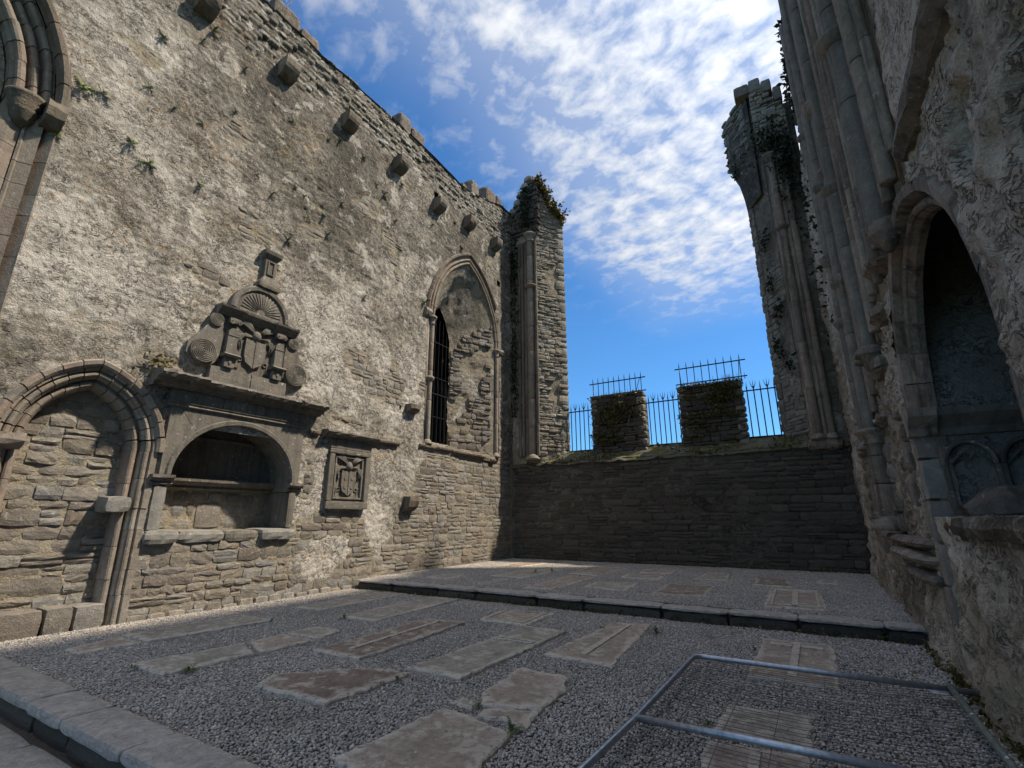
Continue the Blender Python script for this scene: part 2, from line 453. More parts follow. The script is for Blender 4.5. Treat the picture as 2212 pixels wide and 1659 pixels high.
def block(name, mat, parent, fr, u0, u1, v0, v1, w0, w1, rough=0.012, n=(4, 3, 3)):
    """a worn dressed block: box with rubbed arrises and an uneven face"""
    nu, nv, nw = n; V = {}; vs = []; F = []
    def idx(i, j, k):
        if (i, j, k) in V: return V[i, j, k]
        a, b, c = i/nu, j/nv, k/nw
        e = (i in (0, nu))+(j in (0, nv))+(k in (0, nw))
        q = rough*1.1*(e-1)
        du = q*(1 if i == 0 else -1 if i == nu else 0); dv = q*(1 if j == 0 else -1 if j == nv else 0); dw = q*(1 if k == 0 else -1 if k == nw else 0)
        p = fr(u0+(u1-u0)*a+du+random.uniform(-rough, rough)*.5, v0+(v1-v0)*b+dv+random.uniform(-rough, rough)*.5, w0+(w1-w0)*c+dw+random.uniform(-rough, rough)*.5)
        V[i, j, k] = len(vs); vs.append(p); return V[i, j, k]
    for i in range(nu):
        for j in range(nv):
            for k in (0, nw): F.append((idx(i, j, k), idx(i+1, j, k), idx(i+1, j+1, k), idx(i, j+1, k)))
    for i in range(nu):
        for k in range(nw):
            for j in (0, nv): F.append((idx(i, j, k), idx(i+1, j, k), idx(i+1, j, k+1), idx(i, j, k+1)))
    for j in range(nv):
        for k in range(nw):
            for i in (0, nu): F.append((idx(i, j, k), idx(i, j+1, k), idx(i, j+1, k+1), idx(i, j, k+1)))
    return mesh_obj(name, vs, F, mat, parent)


# stones: a set of unit rubble stones, scaled into place
def stone_unit(seed):
    R = random.Random(seed); nx, ny = 4, 3
    vs = []; F = []
    skew = R.uniform(-.05, .05); bul = R.uniform(.0, .2)
    ph = [R.uniform(-1, 1) for _ in range(6)]
    for j in range(ny+1):
        for i in range(nx+1):
            x = i/nx-.5; y = j/ny-.5
            edge = (i in (0, nx))+(j in (0, ny))
            z = .5+R.uniform(-.05, .05)+ph[0]*x*.14+ph[1]*y*.12-(x*x+y*y)*bul*.25
            if edge == 1: z -= .06
            if edge == 2: z -= .13
            k = .97 if edge == 2 else 1.0
            vs.append((x*k+skew*y+R.uniform(-.025, .025), y*k+ph[2]*.06*x+R.uniform(-.04, .04), z))
    ring = [i for i in range(nx+1)]+[(j+1)*(nx+1)-1 for j in range(1, ny+1)]+[ny*(nx+1)+i for i in range(nx-1, -1, -1)]+[j*(nx+1) for j in range(ny-1, 0, -1)]
    for j in range(ny):
        for i in range(nx):
            a = j*(nx+1)+i
            F.append((a, a+1, a+nx+2, a+nx+1))
    b0 = len(vs)
    for r in ring:
        x, y, z = vs[r]; vs.append((x*1.0, y*1.0, -.5))
    n = len(ring)
    for i in range(n):
        F.append((ring[i], b0+i, b0+(i+1) % n, ring[(i+1) % n]))
    return vs, F


UNITS = [stone_unit(100+i) for i in range(26)]
UNIT_MESH = {}


def unit_mesh(k, mat):
    if (k, mat) not in UNIT_MESH:
        me = bpy.data.meshes.new('stone'); me.from_pydata(UNITS[k][0], [], UNITS[k][1]); me.materials.append(M[mat]); UNIT_MESH[k, mat] = me
    return UNIT_MESH[k, mat]


def lay(fr, stones, mat, parent, limit=300, depth=0.14, name='stone', proud=0.0, jit=0.014, skin=None):
    """stones: (u, v, length, height). The largest become parts, the rest one part of small stones."""
    stones = sorted(stones, key=lambda s: -s[2]*s[3])
    rest = MB(); rnd = []
    for i, (u, v, l, h) in enumerate(stones):
        w = proud-depth/2+random.uniform(-jit, jit)+(skin(u, v) if skin else 0)
        k = random.randrange(len(UNITS)); fu = random.choice((-1, 1)); fv = random.choice((-1, 1))
        if i < limit:
            o = bpy.data.objects.new(name, unit_mesh(k, mat)); link(o, parent)
            o.matrix_basis = fr.mat(u, v, w, l*fu, h*fv, depth)
        else:
            vs, F = UNITS[k]
            rest.add([fr(u+x*l*fu, v+y*h*fv, w+z*depth) for x, y, z in vs], F); rnd += [random.random()]*len(vs)
    if rest.v:
        tag(rest.build('small_stones', mat, parent, attrs={'rnd': rnd}), kind='stuff')


def courses(u0, u1, v0, v1, hr, lr, inside, gap=0.018, split=0.12, seed=1):
    R = random.Random(seed); out = []; v = v0
    while v < v1-0.03:
        h = R.uniform(*hr); u = u0+R.uniform(-.3, 0)
        wave = R.uniform(-.02, .02)
        while u < u1:
            l = R.uniform(*lr)*(1.5 if R.random() < .12 else 1)
            a = max(u, u0); b = min(u+l, u1)
            if b-a > lr[0]*.45:
                cu = (a+b)/2; L = b-a-gap; H = h-gap+R.uniform(-.012, .012); cv = v+h/2+wave*math.sin(cu*1.3)+R.uniform(-.006, .006)
                if R.random() < split and h > .13:
                    for q, hh in ((cv-h/4, h/2-gap), (cv+h/4, h/2-gap)):
                        if inside(cu, q): out.append((cu, q, L, hh))
                elif inside(cu, cv):
                    out.append((cu, cv, L, H))
            u += l
        v += h
    return out


def wall_grid(name, fr, u0, u1, v0, v1, step, disp, mat, parent, top=None, holes=(), attrs=None, step_v=None):
    nu = int((u1-u0)/step)+1; nv = int((v1-v0)/(step_v or step))+1
    U, Vv = np.meshgrid(np.linspace(u0, u1, nu), np.linspace(v0, v1, nv))
    T = np.full_like(U, 1e9) if top is None else top(U)
    at = attrs(U, Vv) if attrs else {}
    W = disp(U, Vv)
    Vc = np.minimum(Vv, T)
    pts = np.stack([fr.o[0]+fr.t[0]*U+fr.n[0]*W, fr.o[1]+fr.t[1]*U+fr.n[1]*W, Vc], -1).reshape(-1, 3)
    uc = (U[:-1, :-1]+U[1:, 1:])/2; vc = (Vv[:-1, :-1]+Vv[1:, 1:])/2
    keep = Vv[:-1, :-1] < T[:-1, :-1]
    for h in holes:
        keep &= ~h(uc, vc)
    I = np.arange(nu*nv).reshape(nv, nu)
    Q = np.stack([I[:-1, :-1], I[:-1, 1:], I[1:, 1:], I[1:, :-1]], -1)[keep]
    used = np.unique(Q); mp = np.zeros(nu*nv, int); mp[used] = np.arange(len(used))
    return mesh_np(name, pts[used], mp[Q], mat, parent, True, {k: a.reshape(-1)[used] for k, a in at.items()})


# arches
def arch_uv(A, s, d=0.0):
    """A=(uc,a,zs,h); s from -1 (left springing) through 0 (apex) to 1 (right springing), d outward offset"""
    uc, a, zs, h = A
    c = (h*h-a*a)/(2*a); R = a+c+d
    side = -1 if s < 0 else 1
    end = math.acos(max(-1, min(1, c/R)))
    th = (1-abs(s))*end
    return uc+side*(-c+R*math.cos(th)), zs+R*math.sin(th)


def in_arch(A, d=0.0, z0=-9):
    uc, a, zs, h = A
    c = (h*h-a*a)/(2*a); R = a+c+d
    def f(u, v):
        x = np.abs(u-uc)
        body = (x < a+d) & (v >= z0) & (v <= zs)
        head = (v > zs) & ((x+c)**2+(v-zs)**2 < R*R)
        return body | head
    return f


def arch_ring(parent, fr, A, prof, nblk, mat, z0=None, njamb=0, name='voussoir', jname='jamb_stone', gap=0.007, jit=0.006, sub=4, sides=(-1, 1), smooth=False, srange=(0, 1)):
    for side in sides:
        for b in range(nblk):
            q0 = srange[0]+(srange[1]-srange[0])*b/nblk; q1 = srange[0]+(srange[1]-srange[0])*(b+1)/nblk
            e = gap/max(A[1], .5)/2
            jw = random.uniform(-jit, jit); jd = random.uniform(-jit, jit)
            secs = []
            for k in range(sub+1):
                q = (q0+e*(q0 > 0))+(q1-q0-2*e)*k/sub
                s = side*max(1e-6, 1-q) if q < 1 else side*1e-6
                secs.append([fr(*arch_uv(A, s, d+jd), w+jw) for d, w in prof])
            MB().loft(secs).build(name, mat, parent, smooth)
        if njamb:
            z1 = A[2]; zs = [z0+(z1-z0)*i/njamb for i in range(njamb+1)]
            for i in range(1, njamb): zs[i] += random.uniform(-.25, .25)*(z1-z0)/njamb
            for i in range(njamb):
                jw = random.uniform(-jit, jit); jd = random.uniform(-jit, jit)
                secs = [[fr(A[0]+side*(A[1]+d+jd), z, w+jw) for d, w in prof] for z in (zs[i]+gap/2, zs[i+1]-gap/2)]
                MB().loft(secs).build(jname, mat, parent, smooth)


def roll(cx, cw, r, n=6, a0=-100, a1=100):
    """points of a convex roll in (d,w)"""
    return [(cx+r*math.sin(math.radians(a0+(a1-a0)*i/n)), cw+r*math.cos(math.radians(a0+(a1-a0)*i/n))) for i in range(n+1)]


def shaft(parent, fr, u, w, r, z0, z1, mat, drums=4, rings=(), cap=None, base=None, n=12):
    zs = [z0+(z1-z0)*i/drums for i in range(drums+1)]
    for i in range(1, drums): zs[i] += random.uniform(-.2, .2)*(z1-z0)/drums
    for i in range(drums):
        ju = random.uniform(-.006, .006); rr = r*random.uniform(.96, 1.03)
        q = max(2, int((zs[i+1]-zs[i])/.22))
        prof = [(rr*.96, zs[i]+.004), (rr, zs[i]+.02)]+[(rr*random.uniform(.93, 1.05), zs[i]+(zs[i+1]-zs[i])*k/q) for k in range(1, q)]+[(rr, zs[i+1]-.02), (rr*.96, zs[i+1]-.004)]
        MB().lathe(fr, u+ju, w, prof, n, .015).build('drum', mat, parent, True)
    for z in rings:
        MB().lathe(fr, u, w, [(r*.95, z-.12), (r*1.3, z-.08), (r*1.75, z-.02), (r*1.8, z+.02), (r*1.4, z+.06), (r*.95, z+.07)], n).build('ring', mat, parent, True)
    if cap:
        h = cap
        MB().lathe(fr, u, w, [(r*1.0, z1-h), (r*1.3, z1-h*.95), (r*1.05, z1-h*.85), (r*1.1, z1-h*.6), (r*1.6, z1-h*.3), (r*1.85, z1-h*.22), (r*1.85, z1-h*.05), (r*1.6, z1)], n).build('capital', mat, parent, True)
    if base:
        h = base
        MB().lathe(fr, u, w, [(r*1.9, z0-h), (r*1.9, z0-h*.6), (r*1.6, z0-h*.5), (r*1.65, z0-h*.3), (r*1.25, z0-h*.15), (r*1.0, z0+.01)], n).build('base', mat, parent, True)


def leaf_mesh(pts, size, up=(0, 0, 1), seed=0, elong=1.6, out=None):
    """leaf-sized two-triangle faces at the points"""
    R = np.random.default_rng(seed); n = len(pts); P = np.asarray(pts, float)
    d = R.normal(size=(n, 3)); d[:, 2] -= .25
    if out is not None: d += np.asarray(out)*.7
    d /= np.linalg.norm(d, axis=1)[:, None]
    e = np.cross(d, R.normal(size=(n, 3))); e /= np.linalg.norm(e, axis=1)[:, None]
    s = (size*R.uniform(.55, 1.35, n))[:, None]
    nn = np.cross(d, e)
    a = P; b = P+d*s*.5*elong+e*s*.5; c = P+d*s*elong+nn*s*.15; f = P+d*s*.5*elong-e*s*.5
    V = np.stack([a, b, c, f], 1).reshape(-1, 3)
    Q = np.arange(4*n).reshape(n, 4)
    rnd = np.repeat(R.random(n), 4)
    return V, Q, rnd


def leaves(name, pts, size, mat, parent=None, seed=0, elong=1.6, out=None):
    V, Q, rnd = leaf_mesh(pts, size, seed=seed, elong=elong, out=out)
    return mesh_np(name, V, Q, mat, parent, False, {'rnd': rnd})


# ------------------------------------------------------------------ ground
def flat(name, x0, x1, y0, y1, z, mat, n=1):
    vs = [(x0+(x1-x0)*i/n, y0+(y1-y0)*j/n, z) for j in range(n+1) for i in range(n+1)]
    fs = [(j*(n+1)+i, j*(n+1)+i+1, (j+1)*(n+1)+i+1, (j+1)*(n+1)+i) for j in range(n) for i in range(n)]
    return tag(mesh_obj(name, vs, fs, mat), kind='structure')


flat('ground', -900, 900, -900, 900, -0.6, 'grass')
flat('gravel_floor', -9.95, 1.2, 2.3, 8.8, -0.014, 'soil')
gt = MB().box(Fr((0, 0), (1, 0), (0, 1)), -9.95, 1.2, -0.5, 0.186, 8.95, 16.3).build('gravel_terrace', 'soil'); tag(gt, kind='structure')
pv = MB().box(Fr((0, 0), (1, 0), (0, 1)), -12, 1.6, -0.55, -0.26, -6, 2.1).build('paving', 'soil'); tag(pv, kind='structure')
# flagstones of the lower passage
yy = 1.96
for row in range(3):
    d = (0.55, 0.62, 0.7)[row]; x = -9.0+random.uniform(0, .5)
    while x < -1.5:
        l = random.uniform(.7, 1.15)
        block('flagstone', 'kerb', pv, Fr((0, 0), (1, 0), (0, 1)), x, x+l-.012, -.3, -.2+random.uniform(-.006, .006), yy-d+.012, yy, .008, (4, 2, 3))
        x += l
    yy -= d


# pebbles: four one-metre tiles of loose stones, laid side by side over the beds
def pebble_tile(seed):
    R = np.random.default_rng(seed)
    t = (1+5**.5)/2
    ico = np.array([(-1, t, 0), (1, t, 0), (-1, -t, 0), (1, -t, 0), (0, -1, t), (0, 1, t), (0, -1, -t), (0, 1, -t), (t, 0, -1), (t, 0, 1), (-t, 0, -1), (-t, 0, 1)], float)
    ico /= np.linalg.norm(ico[0])
    F = np.array([(0, 11, 5), (0, 5, 1), (0, 1, 7), (0, 7, 10), (0, 10, 11), (1, 5, 9), (5, 11, 4), (11, 10, 2), (10, 7, 6), (7, 1, 8), (3, 9, 4), (3, 4, 2), (3, 2, 6), (3, 6, 8), (3, 8, 9), (4, 9, 5), (2, 4, 11), (6, 2, 10), (8, 6, 7), (9, 8, 1)])
    n = 46; c = 1/n
    gx, gy = np.meshgrid(np.arange(n), np.arange(n))
    N = n*n
    x = (gx.ravel()+.5+R.uniform(-.45, .45, N))*c-.5; y = (gy.ravel()+.5+R.uniform(-.45, .45, N))*c-.5
    z = R.uniform(-.006, .007, N)+.006*np.sin(2*np.pi*x)*np.cos(2*np.pi*y)
    r = R.uniform(.0088, .0148, N)*np.where(R.random(N) < .06, 1.35, 1)
    S = np.stack([r*R.uniform(.85, 1.35, N), r*R.uniform(.75, 1.1, N), r*R.uniform(.55, .85, N)], -1)
    a = R.uniform(0, 6.28, N); tl = R.uniform(-.5, .5, N)
    V = ico[None]*S[:, None, :]*R.uniform(.85, 1.15, (N, 12, 1))
    ca, sa = np.cos(a)[:, None], np.sin(a)[:, None]; ct, st = np.cos(tl)[:, None], np.sin(tl)[:, None]
    X, Y, Z = V[..., 0], V[..., 1], V[..., 2]
    X, Z = X*ct-Z*st, X*st+Z*ct
    X, Y = X*ca-Y*sa, X*sa+Y*ca
    V = np.stack([X+x[:, None], Y+y[:, None], Z+z[:, None]], -1).reshape(-1, 3)
    Q = (F[None]+12*np.arange(N)[:, None, None]).reshape(-1, 3)
    me = bpy.data.meshes.new('pebble_tile')
    me.vertices.add(len(V)); me.vertices.foreach_set('co', V.astype(np.float32).ravel())
    me.loops.add(len(Q)*3); me.loops.foreach_set('vertex_index', Q.astype(np.int32).ravel())
    me.polygons.add(len(Q)); me.polygons.foreach_set('loop_start', np.arange(0, len(Q)*3, 3, dtype=np.int32))
    me.polygons.foreach_set('use_smooth', np.ones(len(Q), bool)); me.update(calc_edges=True)
    at = me.attributes.new('rnd', 'FLOAT', 'POINT'); at.data.foreach_set('value', np.repeat(R.random(N), 12).astype(np.float32))
    me.materials.append(M['pebble'])
    return bpy.data.objects.new('pebble_tile', me)


tiles = bpy.data.collections.new('pebble_tiles')
for i in range(4):
    tiles.objects.link(pebble_tile(50+i))


def pebbles(name, label, x0, x1, y0, y1, z):
    nx = round(x1-x0); ny = round(y1-y0); sx = (x1-x0)/nx; sy = (y1-y0)/ny
    vs = []; rot = []
    for j in range(ny):
        for i in range(nx):
            vs.append((x0+(i+.5)*sx, y0+(j+.5)*sy, z)); rot.append(random.choice((0, math.pi)))
    me = bpy.data.meshes.new(name); me.from_pydata(vs, [], [])
    at = me.attributes.new('turn', 'FLOAT_VECTOR', 'POINT')
    at.data.foreach_set('vector', np.array([(0, 0, r) for r in rot], np.float32).ravel())
    me.materials.append(M['pebble'])
    o = bpy.data.objects.new(name, me); COL.objects.link(o); tag(o, label, 'gravel', kind='stuff')
    ng = bpy.data.node_groups.new(name, 'GeometryNodeTree')
    ng.interface.new_socket('Geometry', in_out='INPUT', socket_type='NodeSocketGeometry')
    ng.interface.new_socket('Geometry', in_out='OUTPUT', socket_type='NodeSocketGeometry')
    gi = ng.nodes.new('NodeGroupInput'); go = ng.nodes.new('NodeGroupOutput')
    ip = ng.nodes.new('GeometryNodeInstanceOnPoints'); ci = ng.nodes.new('GeometryNodeCollectionInfo')
    ci.inputs['Collection'].default_value = tiles; ci.inputs['Separate Children'].default_value = True; ci.inputs['Reset Children'].default_value = True
    na = ng.nodes.new('GeometryNodeInputNamedAttribute'); na.data_type = 'FLOAT_VECTOR'; na.inputs['Name'].default_value = 'turn'
    e2r = ng.nodes.new('FunctionNodeEulerToRotation')
    ip.inputs['Pick Instance'].default_value = True; ip.inputs['Scale'].default_value = (sx, sy, 1)
    ng.links.new(gi.outputs[0], ip.inputs['Points']); ng.links.new(ci.outputs[0], ip.inputs['Instance'])
    ng.links.new(na.outputs['Attribute'], e2r.inputs[0]); ng.links.new(e2r.outputs[0], ip.inputs['Rotation'])
    ng.links.new(ip.outputs[0], go.inputs[0])
    md = o.modifiers.new('pebbles', 'NODES'); md.node_group = ng


pebbles('lower_gravel', 'loose grey pebbles covering the floor in front of the step', -9.75, 1.15, 2.36, 8.7, 0.0)
pebbles('upper_gravel', 'loose grey pebbles covering the raised floor behind the step', -9.75, 1.15, 9.1, 16.2, 0.2)

FL = Fr((0, 0), (1, 0), (0, 1))    # u = x, w = y
k = thing('kerb', 'worn flat kerb stones edging the gravel above the lower paving', 'kerb', (-6, 2.17, -.2))
xs = [-9.75, -8.9, -7.9, -6.35, -5.55, -4.46, -3.3, -2.2, -1.3, -.2, 1.05]
for a, b in zip(xs[:-1], xs[1:]):
    block('kerb_stone', 'kerb', k, FL, a+.003, b-.003, -.07, .025+random.uniform(-.004, .004), 1.98+random.uniform(-.01, .01), 2.36, .006, (8, 3, 5))
    block('riser_stone', 'stone_dark', k, FL, a+.01, b-.01, -.3, -.075, 2.04+random.uniform(-.015, .015), 2.3, .012, (5, 2, 2))  # riser in far darker stone than the kerb top
k = thing('stone_step', 'long low stone step dividing the gravel floor', 'step', (-4, 8.9, 0))
x = -9.72
while x < 1.05:
    l = min(random.uniform(.75, 1.45), 1.09-x)
    if l > .25:
        block('tread_stone', 'kerb', k, FL, x+.004, x+l-.004, .14, .215+random.uniform(-.014, .01), 8.72+random.uniform(-.02, .012), 9.1, .016, (8, 3, 4))
        block('riser_stone', 'stone_dark', k, FL, x+.01, x+l-.01, -.1, .145, 8.77+random.uniform(-.02, .015), 9.05, .016, (6, 3, 2))  # risers in much darker stone than the treads
    x += l


# ------------------------------------------------------------------ the sunlit wall
left = thing('plastered_wall', 'tall sunlit wall of lichen-stained plaster over rubble, left of the gravel', 'wall', (-9.8, 8, 0))
A_DOOR = (3.0, .68, 2.75, .95)
A_BIG = (-1.1, 2.2, 8.1, 2.81)
A_WIN = (13.13, 1.8, 8.0, 2.8)


def cells(u, v, h, l, seed=0):
    r = np.floor(v/h+.35*fbm(u, v, .9, 2, 40+seed)); off = TAB[(r.astype(int)*3+seed) % 256, seed % 256]*l*3
    q = (u+off)/l; c = np.floor(q)
    val = TAB[(c.astype(int)*7+r.astype(int)*13) % 256, (r.astype(int)*5+c.astype(int)*11+seed) % 256]
    fu = q-c; fv = v/h-np.floor(v/h)
    e = np.minimum(np.minimum(fu, 1-fu)*l, np.minimum(fv, 1-fv)*h)
    return val, e


def stone_mask_left(u, v):
    n = .28*fbm(u, v, 1.6, 4, 21)+.1*fbm(u, v, 7, 3, 25)
    zb = np.interp(u, [3.9, 4.0, 6.9, 7.05, 8.9, 9.4, 9.9, 10.6, 11.2, 16.2], [.3, 1.35, 1.35, 1.65, 1.7, .55, 1.3, 2.6, 3.65, 3.7])
    m = sm(zb+n*1.2-v, -.05, .07)
    patch = ((u-7.75-.5*(v-.7))/.8)**2+((v-.75)/.52)**2
    m = m*sm(patch+n*2.5, .75, 1.0)
    top = sm(n*1.5+.45-np.hypot((u-8.0)/1.3, (v-4.0)/.38), 0, .12)
    tl = sm(n*1.5+.7-np.hypot((u-3.75)/.55, (v-4.35)/.38), 0, .12)
    sl = sm(n*1.3+.55-np.hypot((u-4.3)/.75, (v-6.35)/.4), 0, .12)
    rt_ = sm(n*1.3+.5-np.hypot((u-7.15)/.3, (v-2.6)/1.1), 0, .12)
    bare = sm(fbm(u, v*1.15, .75, 4, 77)+.3*n, .36, .44)*sm(v, 4.3, 5.0)*sm(v, 12.6, 11.8)
    return np.clip(np.maximum.reduce([m, top*.95, tl, sl*.9, rt_, bare*.9]), 0, 1)


def rub_mask_left(u, v):
    return sm(v+.7*fbm(u, v, .6, 3, 31), 12.2, 13.0)


def disp_left(u, v):
    S = stone_mask_left(u, v); Rb = rub_mask_left(u, v)
    w = .05*fbm(u, v, .4, 3, 1)+.022*fbm(u, v, 2.2, 4, 2)
    wr = fbm(u+.2*fbm(u, v, 3, 2, 8), v*1.25+.15*fbm(u, v, 2.5, 2, 17), 6.5, 3, 3)
    w = w+(.012*(1-2.2*np.abs(wr))+.012*fbm(u, v, 13, 2, 18))*(1-S)*(1-Rb)
    w = w-.014*sm(fbm(u, v, 1.3, 5, 12, .6), .18, .3)*(1-S)      # places where the top coat has fallen
    val, e = cells(u, v, .15, .27, 3)
    w = w+Rb*((val-.5)*.075-.045*sm(e, .028, .0))
    v2, e2 = cells(u, v, .24, .5, 9)                            # stones telling through thin plaster
    w = w+(1-Rb)*(1-S)*sm(fbm(u, v, .7, 3, 33), .0, .35)*((v2-.5)*.025-.01*sm(e2, .04, 0))
    return w-.016*S+.008*S*fbm(u, v, 11, 3, 19)


TOPX = [-3, 4.7, 4.75, 6.25, 8.9, 10.5, 12.5, 14.0, 15.4, 16.3]
TOPY = [14.1, 13.95, 13.98, 13.95, 14.05, 14.1, 13.96, 14.3, 14.85, 14.9]


def top_left(u):
    return np.interp(u, TOPX, TOPY)+.05*fbm(u, u*0+3, 1.7, 3, 5)+.07*(TAB[(np.floor(u/.33).astype(int)) % 256, 9]-.5)


def pale_left(u, v):
    p = .5+.42*fbm(u, v, .28, 3, 14)
    p = p+.22*fbm(u, v, 1.1, 4, 16)+.45*np.exp(-((u-2.6)/2.0)**2-((v-6.0)/1.7)**2)+.3*np.exp(-((u-8.6)/2.2)**2-((v-5.6)/1.5)**2)+.6*np.exp(-((u-8.3)/1.4)**2-((v-1.3)/1.4)**2)
    p = p-.16*sm(v, 8.2, 10.5)-.25*np.exp(-((u-6.6)/1.3)**2-((v-8.0)/1.0)**2)
    return np.clip(p, 0, 1)


def rect(u0, u1, v0, v1):
    return lambda u, v: (u > u0) & (u < u1) & (v > v0) & (v < v1)


HOLES_L = [in_arch(A_DOOR, .33, -1), in_arch(A_BIG, .6, 3.6), in_arch(A_WIN, .33, 3.85), rect(4.16, 6.8, 1.3, 3.3),
           rect(13.42, 13.6, 1.78, 1.97), rect(14.82, 15.0, 1.76, 1.98), rect(15.07, 15.28, 10.86, 11.08), rect(11.0, 11.2, 12.35, 12.75), rect(9.95, 10.04, 4.66, 4.8)]
wall_grid('wall_face', LW, -2.5, 16.5, -.3, 15.2, .032, disp_left, 'plaster', left, top_left, HOLES_L,
          lambda u, v: {'stone': stone_mask_left(u, v), 'rub': rub_mask_left(u, v), 'pale': pale_left(u, v)})
# body of the wall behind the face
mb = MB(); us = np.linspace(-2.5, 16.25, 40); tp = top_left(us)
for a, b, ta, tb in zip(us[:-1], us[1:], tp[:-1], tp[1:]):
    mb.add([LW(a, ta-.03, .03), LW(b, tb-.03, .03), LW(b, tb-.1, -1.9), LW(a, ta-.1, -1.9), LW(a, -.5, -1.9), LW(b, -.5, -1.9)], [(0, 1, 2, 3), (3, 2, 5, 4)])
mb.add([LW(-2.5, -.5, .03), LW(-2.5, 14.0, .03), LW(-2.5, 14.0, -1.9), LW(-2.5, -.5, -1.9)], [(0, 1, 2, 3)])
mb.add([LW(16.25, -.5, .0), LW(16.25, 14.7, .0), LW(16.25, 14.7, -1.9), LW(16.25, -.5, -1.9)], [(0, 1, 2, 3)])
mb.build('wall_core', 'plaster', left)
for (u0, u1, v0, v1) in ((13.38, 13.64, 1.72, 2.03), (14.78, 15.04, 1.7, 2.04), (15.03, 15.32, 10.8, 11.12), (10.95, 11.25, 12.3, 12.8), (9.9, 10.09, 4.6, 4.86)):
    m2 = MB(); q = [LW(u, v, w) for w in (-.4, -.07) for u, v in ((u0, v0), (u1, v0), (u1, v1), (u0, v1))]
    m2.add(q, [(0, 1, 2, 3), (0, 1, 5, 4), (1, 2, 6, 5), (2, 3, 7, 6), (3, 0, 4, 7)]).build('putlog_hole', 'stone_dark', left)

_in = lambda u, v: bool(stone_mask_left(np.array([u]), np.array([v]))[0] > .72) and not any(bool(h(np.array([u]), np.array([v]))[0]) for h in HOLES_L) and not (3.75 < u < 7.0 and v > 1.2 and v < 4.2) and not (u < 4.02 and v < 4.1) and not (7.5 < u < 9.0 and 1.8 < v < 3.7)
_sk = lambda u, v: float(.05*fbm(np.array([u]), np.array([v]), .4, 3, 1)[0])
st = courses(4.0, 7.1, .0, 1.25, (.11, .24), (.18, .48), _in, .016, .2, 5)
st += courses(7.0, 16.1, .05, 1.9, (.11, .25), (.17, .46), _in, .016, .25, 6)
st += courses(9.4, 16.1, 1.92, 3.72, (.12, .27), (.18, .5), _in, .016, .25, 7)
st += courses(3.0, 9.4, 3.65, 6.9, (.09, .2), (.16, .46), _in, .02, .2, 8)
st += courses(6.95, 7.5, 1.9, 3.6, (.1, .2), (.16, .4), _in, .02, .2, 9)
st += courses(.0, 16.1, 6.9, 12.4, (.09, .22), (.16, .46), _in, .018, .2, 10)+courses(9.4, 16.1, 4.3, 6.9, (.09, .22), (.16, .46), _in, .018, .2, 11)
lay(LW, st, 'stone', left, 290, .13, proud=.003, jit=.008, skin=_sk)
# battlement stumps on the wall head
for (u0, u1, h) in ((4.72, 5.5, .5), (5.52, 6.1, .36), (9.2, 9.75, .62), (9.77, 10.42, .46), (12.6, 12.9, .2), (13.2, 13.75, .6), (14.25, 15.0, .62), (15.02, 15.45, .4)):
    t0 = float(np.interp((u0+u1)/2, TOPX, TOPY))
    block('merlon', 'sandstone_old', left, LW, u0, u1, t0-.15, t0+h, -.75, -.03, .025, (7, 6, 4))
# corbels
for y, z in ((1.4, 12.4), (3.3, 12.35), (5.23, 12.39), (7.15, 12.39), (9.18, 12.42), (11.11, 12.13), (12.89, 12.47), (14.72, 12.51)):
    prof = [(-.1, .22), (.35, .22), (.37, .15)]+[(.37*math.cos(a), .1-.36*math.sin(a)) for a in (.25, .5, .75, 1.0, 1.25)]+[(-.1, -.26)]
    MB().extr(LW, [(w, z+v) for w, v in prof], y-.19, y+.19, 3, .008).build('corbel', 'sandstone_old', left)
# a narrow lower plinth at the foot
for i in range(16):
    u = 4.05+i*.31
    block('plinth_stone', 'stone', left, LW, u, u+.3, -.1, random.uniform(.05, .13), -.05, random.uniform(.05, .1), .015, (3, 2, 2))
# string courses
for (u0, u1, z) in ((9.06, 9.95, 3.62), (10.8, 11.6, 3.7), (11.62, 12.3, 3.72), (12.35, 13.2, 3.7), (13.22, 14.2, 3.7), (14.6, 14.9, 3.64), (15.6, 16.0, 3.66), (7.05, 7.3, 3.55)):
    MB().extr(LW, [(-.08, z-.06), (.05, z-.05), (.11, z), (.12, z+.045), (.04, z+.08), (-.08, z+.09)], u0, u1, 5, .008).build('string_course', 'sandstone_old', left)
# brackets
MB().extr(LW, [(-.05, 4.62), (.12, 4.66), (.2, 4.74), (.22, 4.86), (-.05, 4.88)], 10.2, 10.62, 5, .012).build('bracket', 'sandstone_old', left)
MB().extr(LW, [(-.05, 1.8), (.1, 1.84), (.22, 1.94), (.27, 2.1), (.26, 2.22), (-.05, 2.22)], 10.3, 10.68, 3, .01).build('bracket', 'sandstone_old', left)


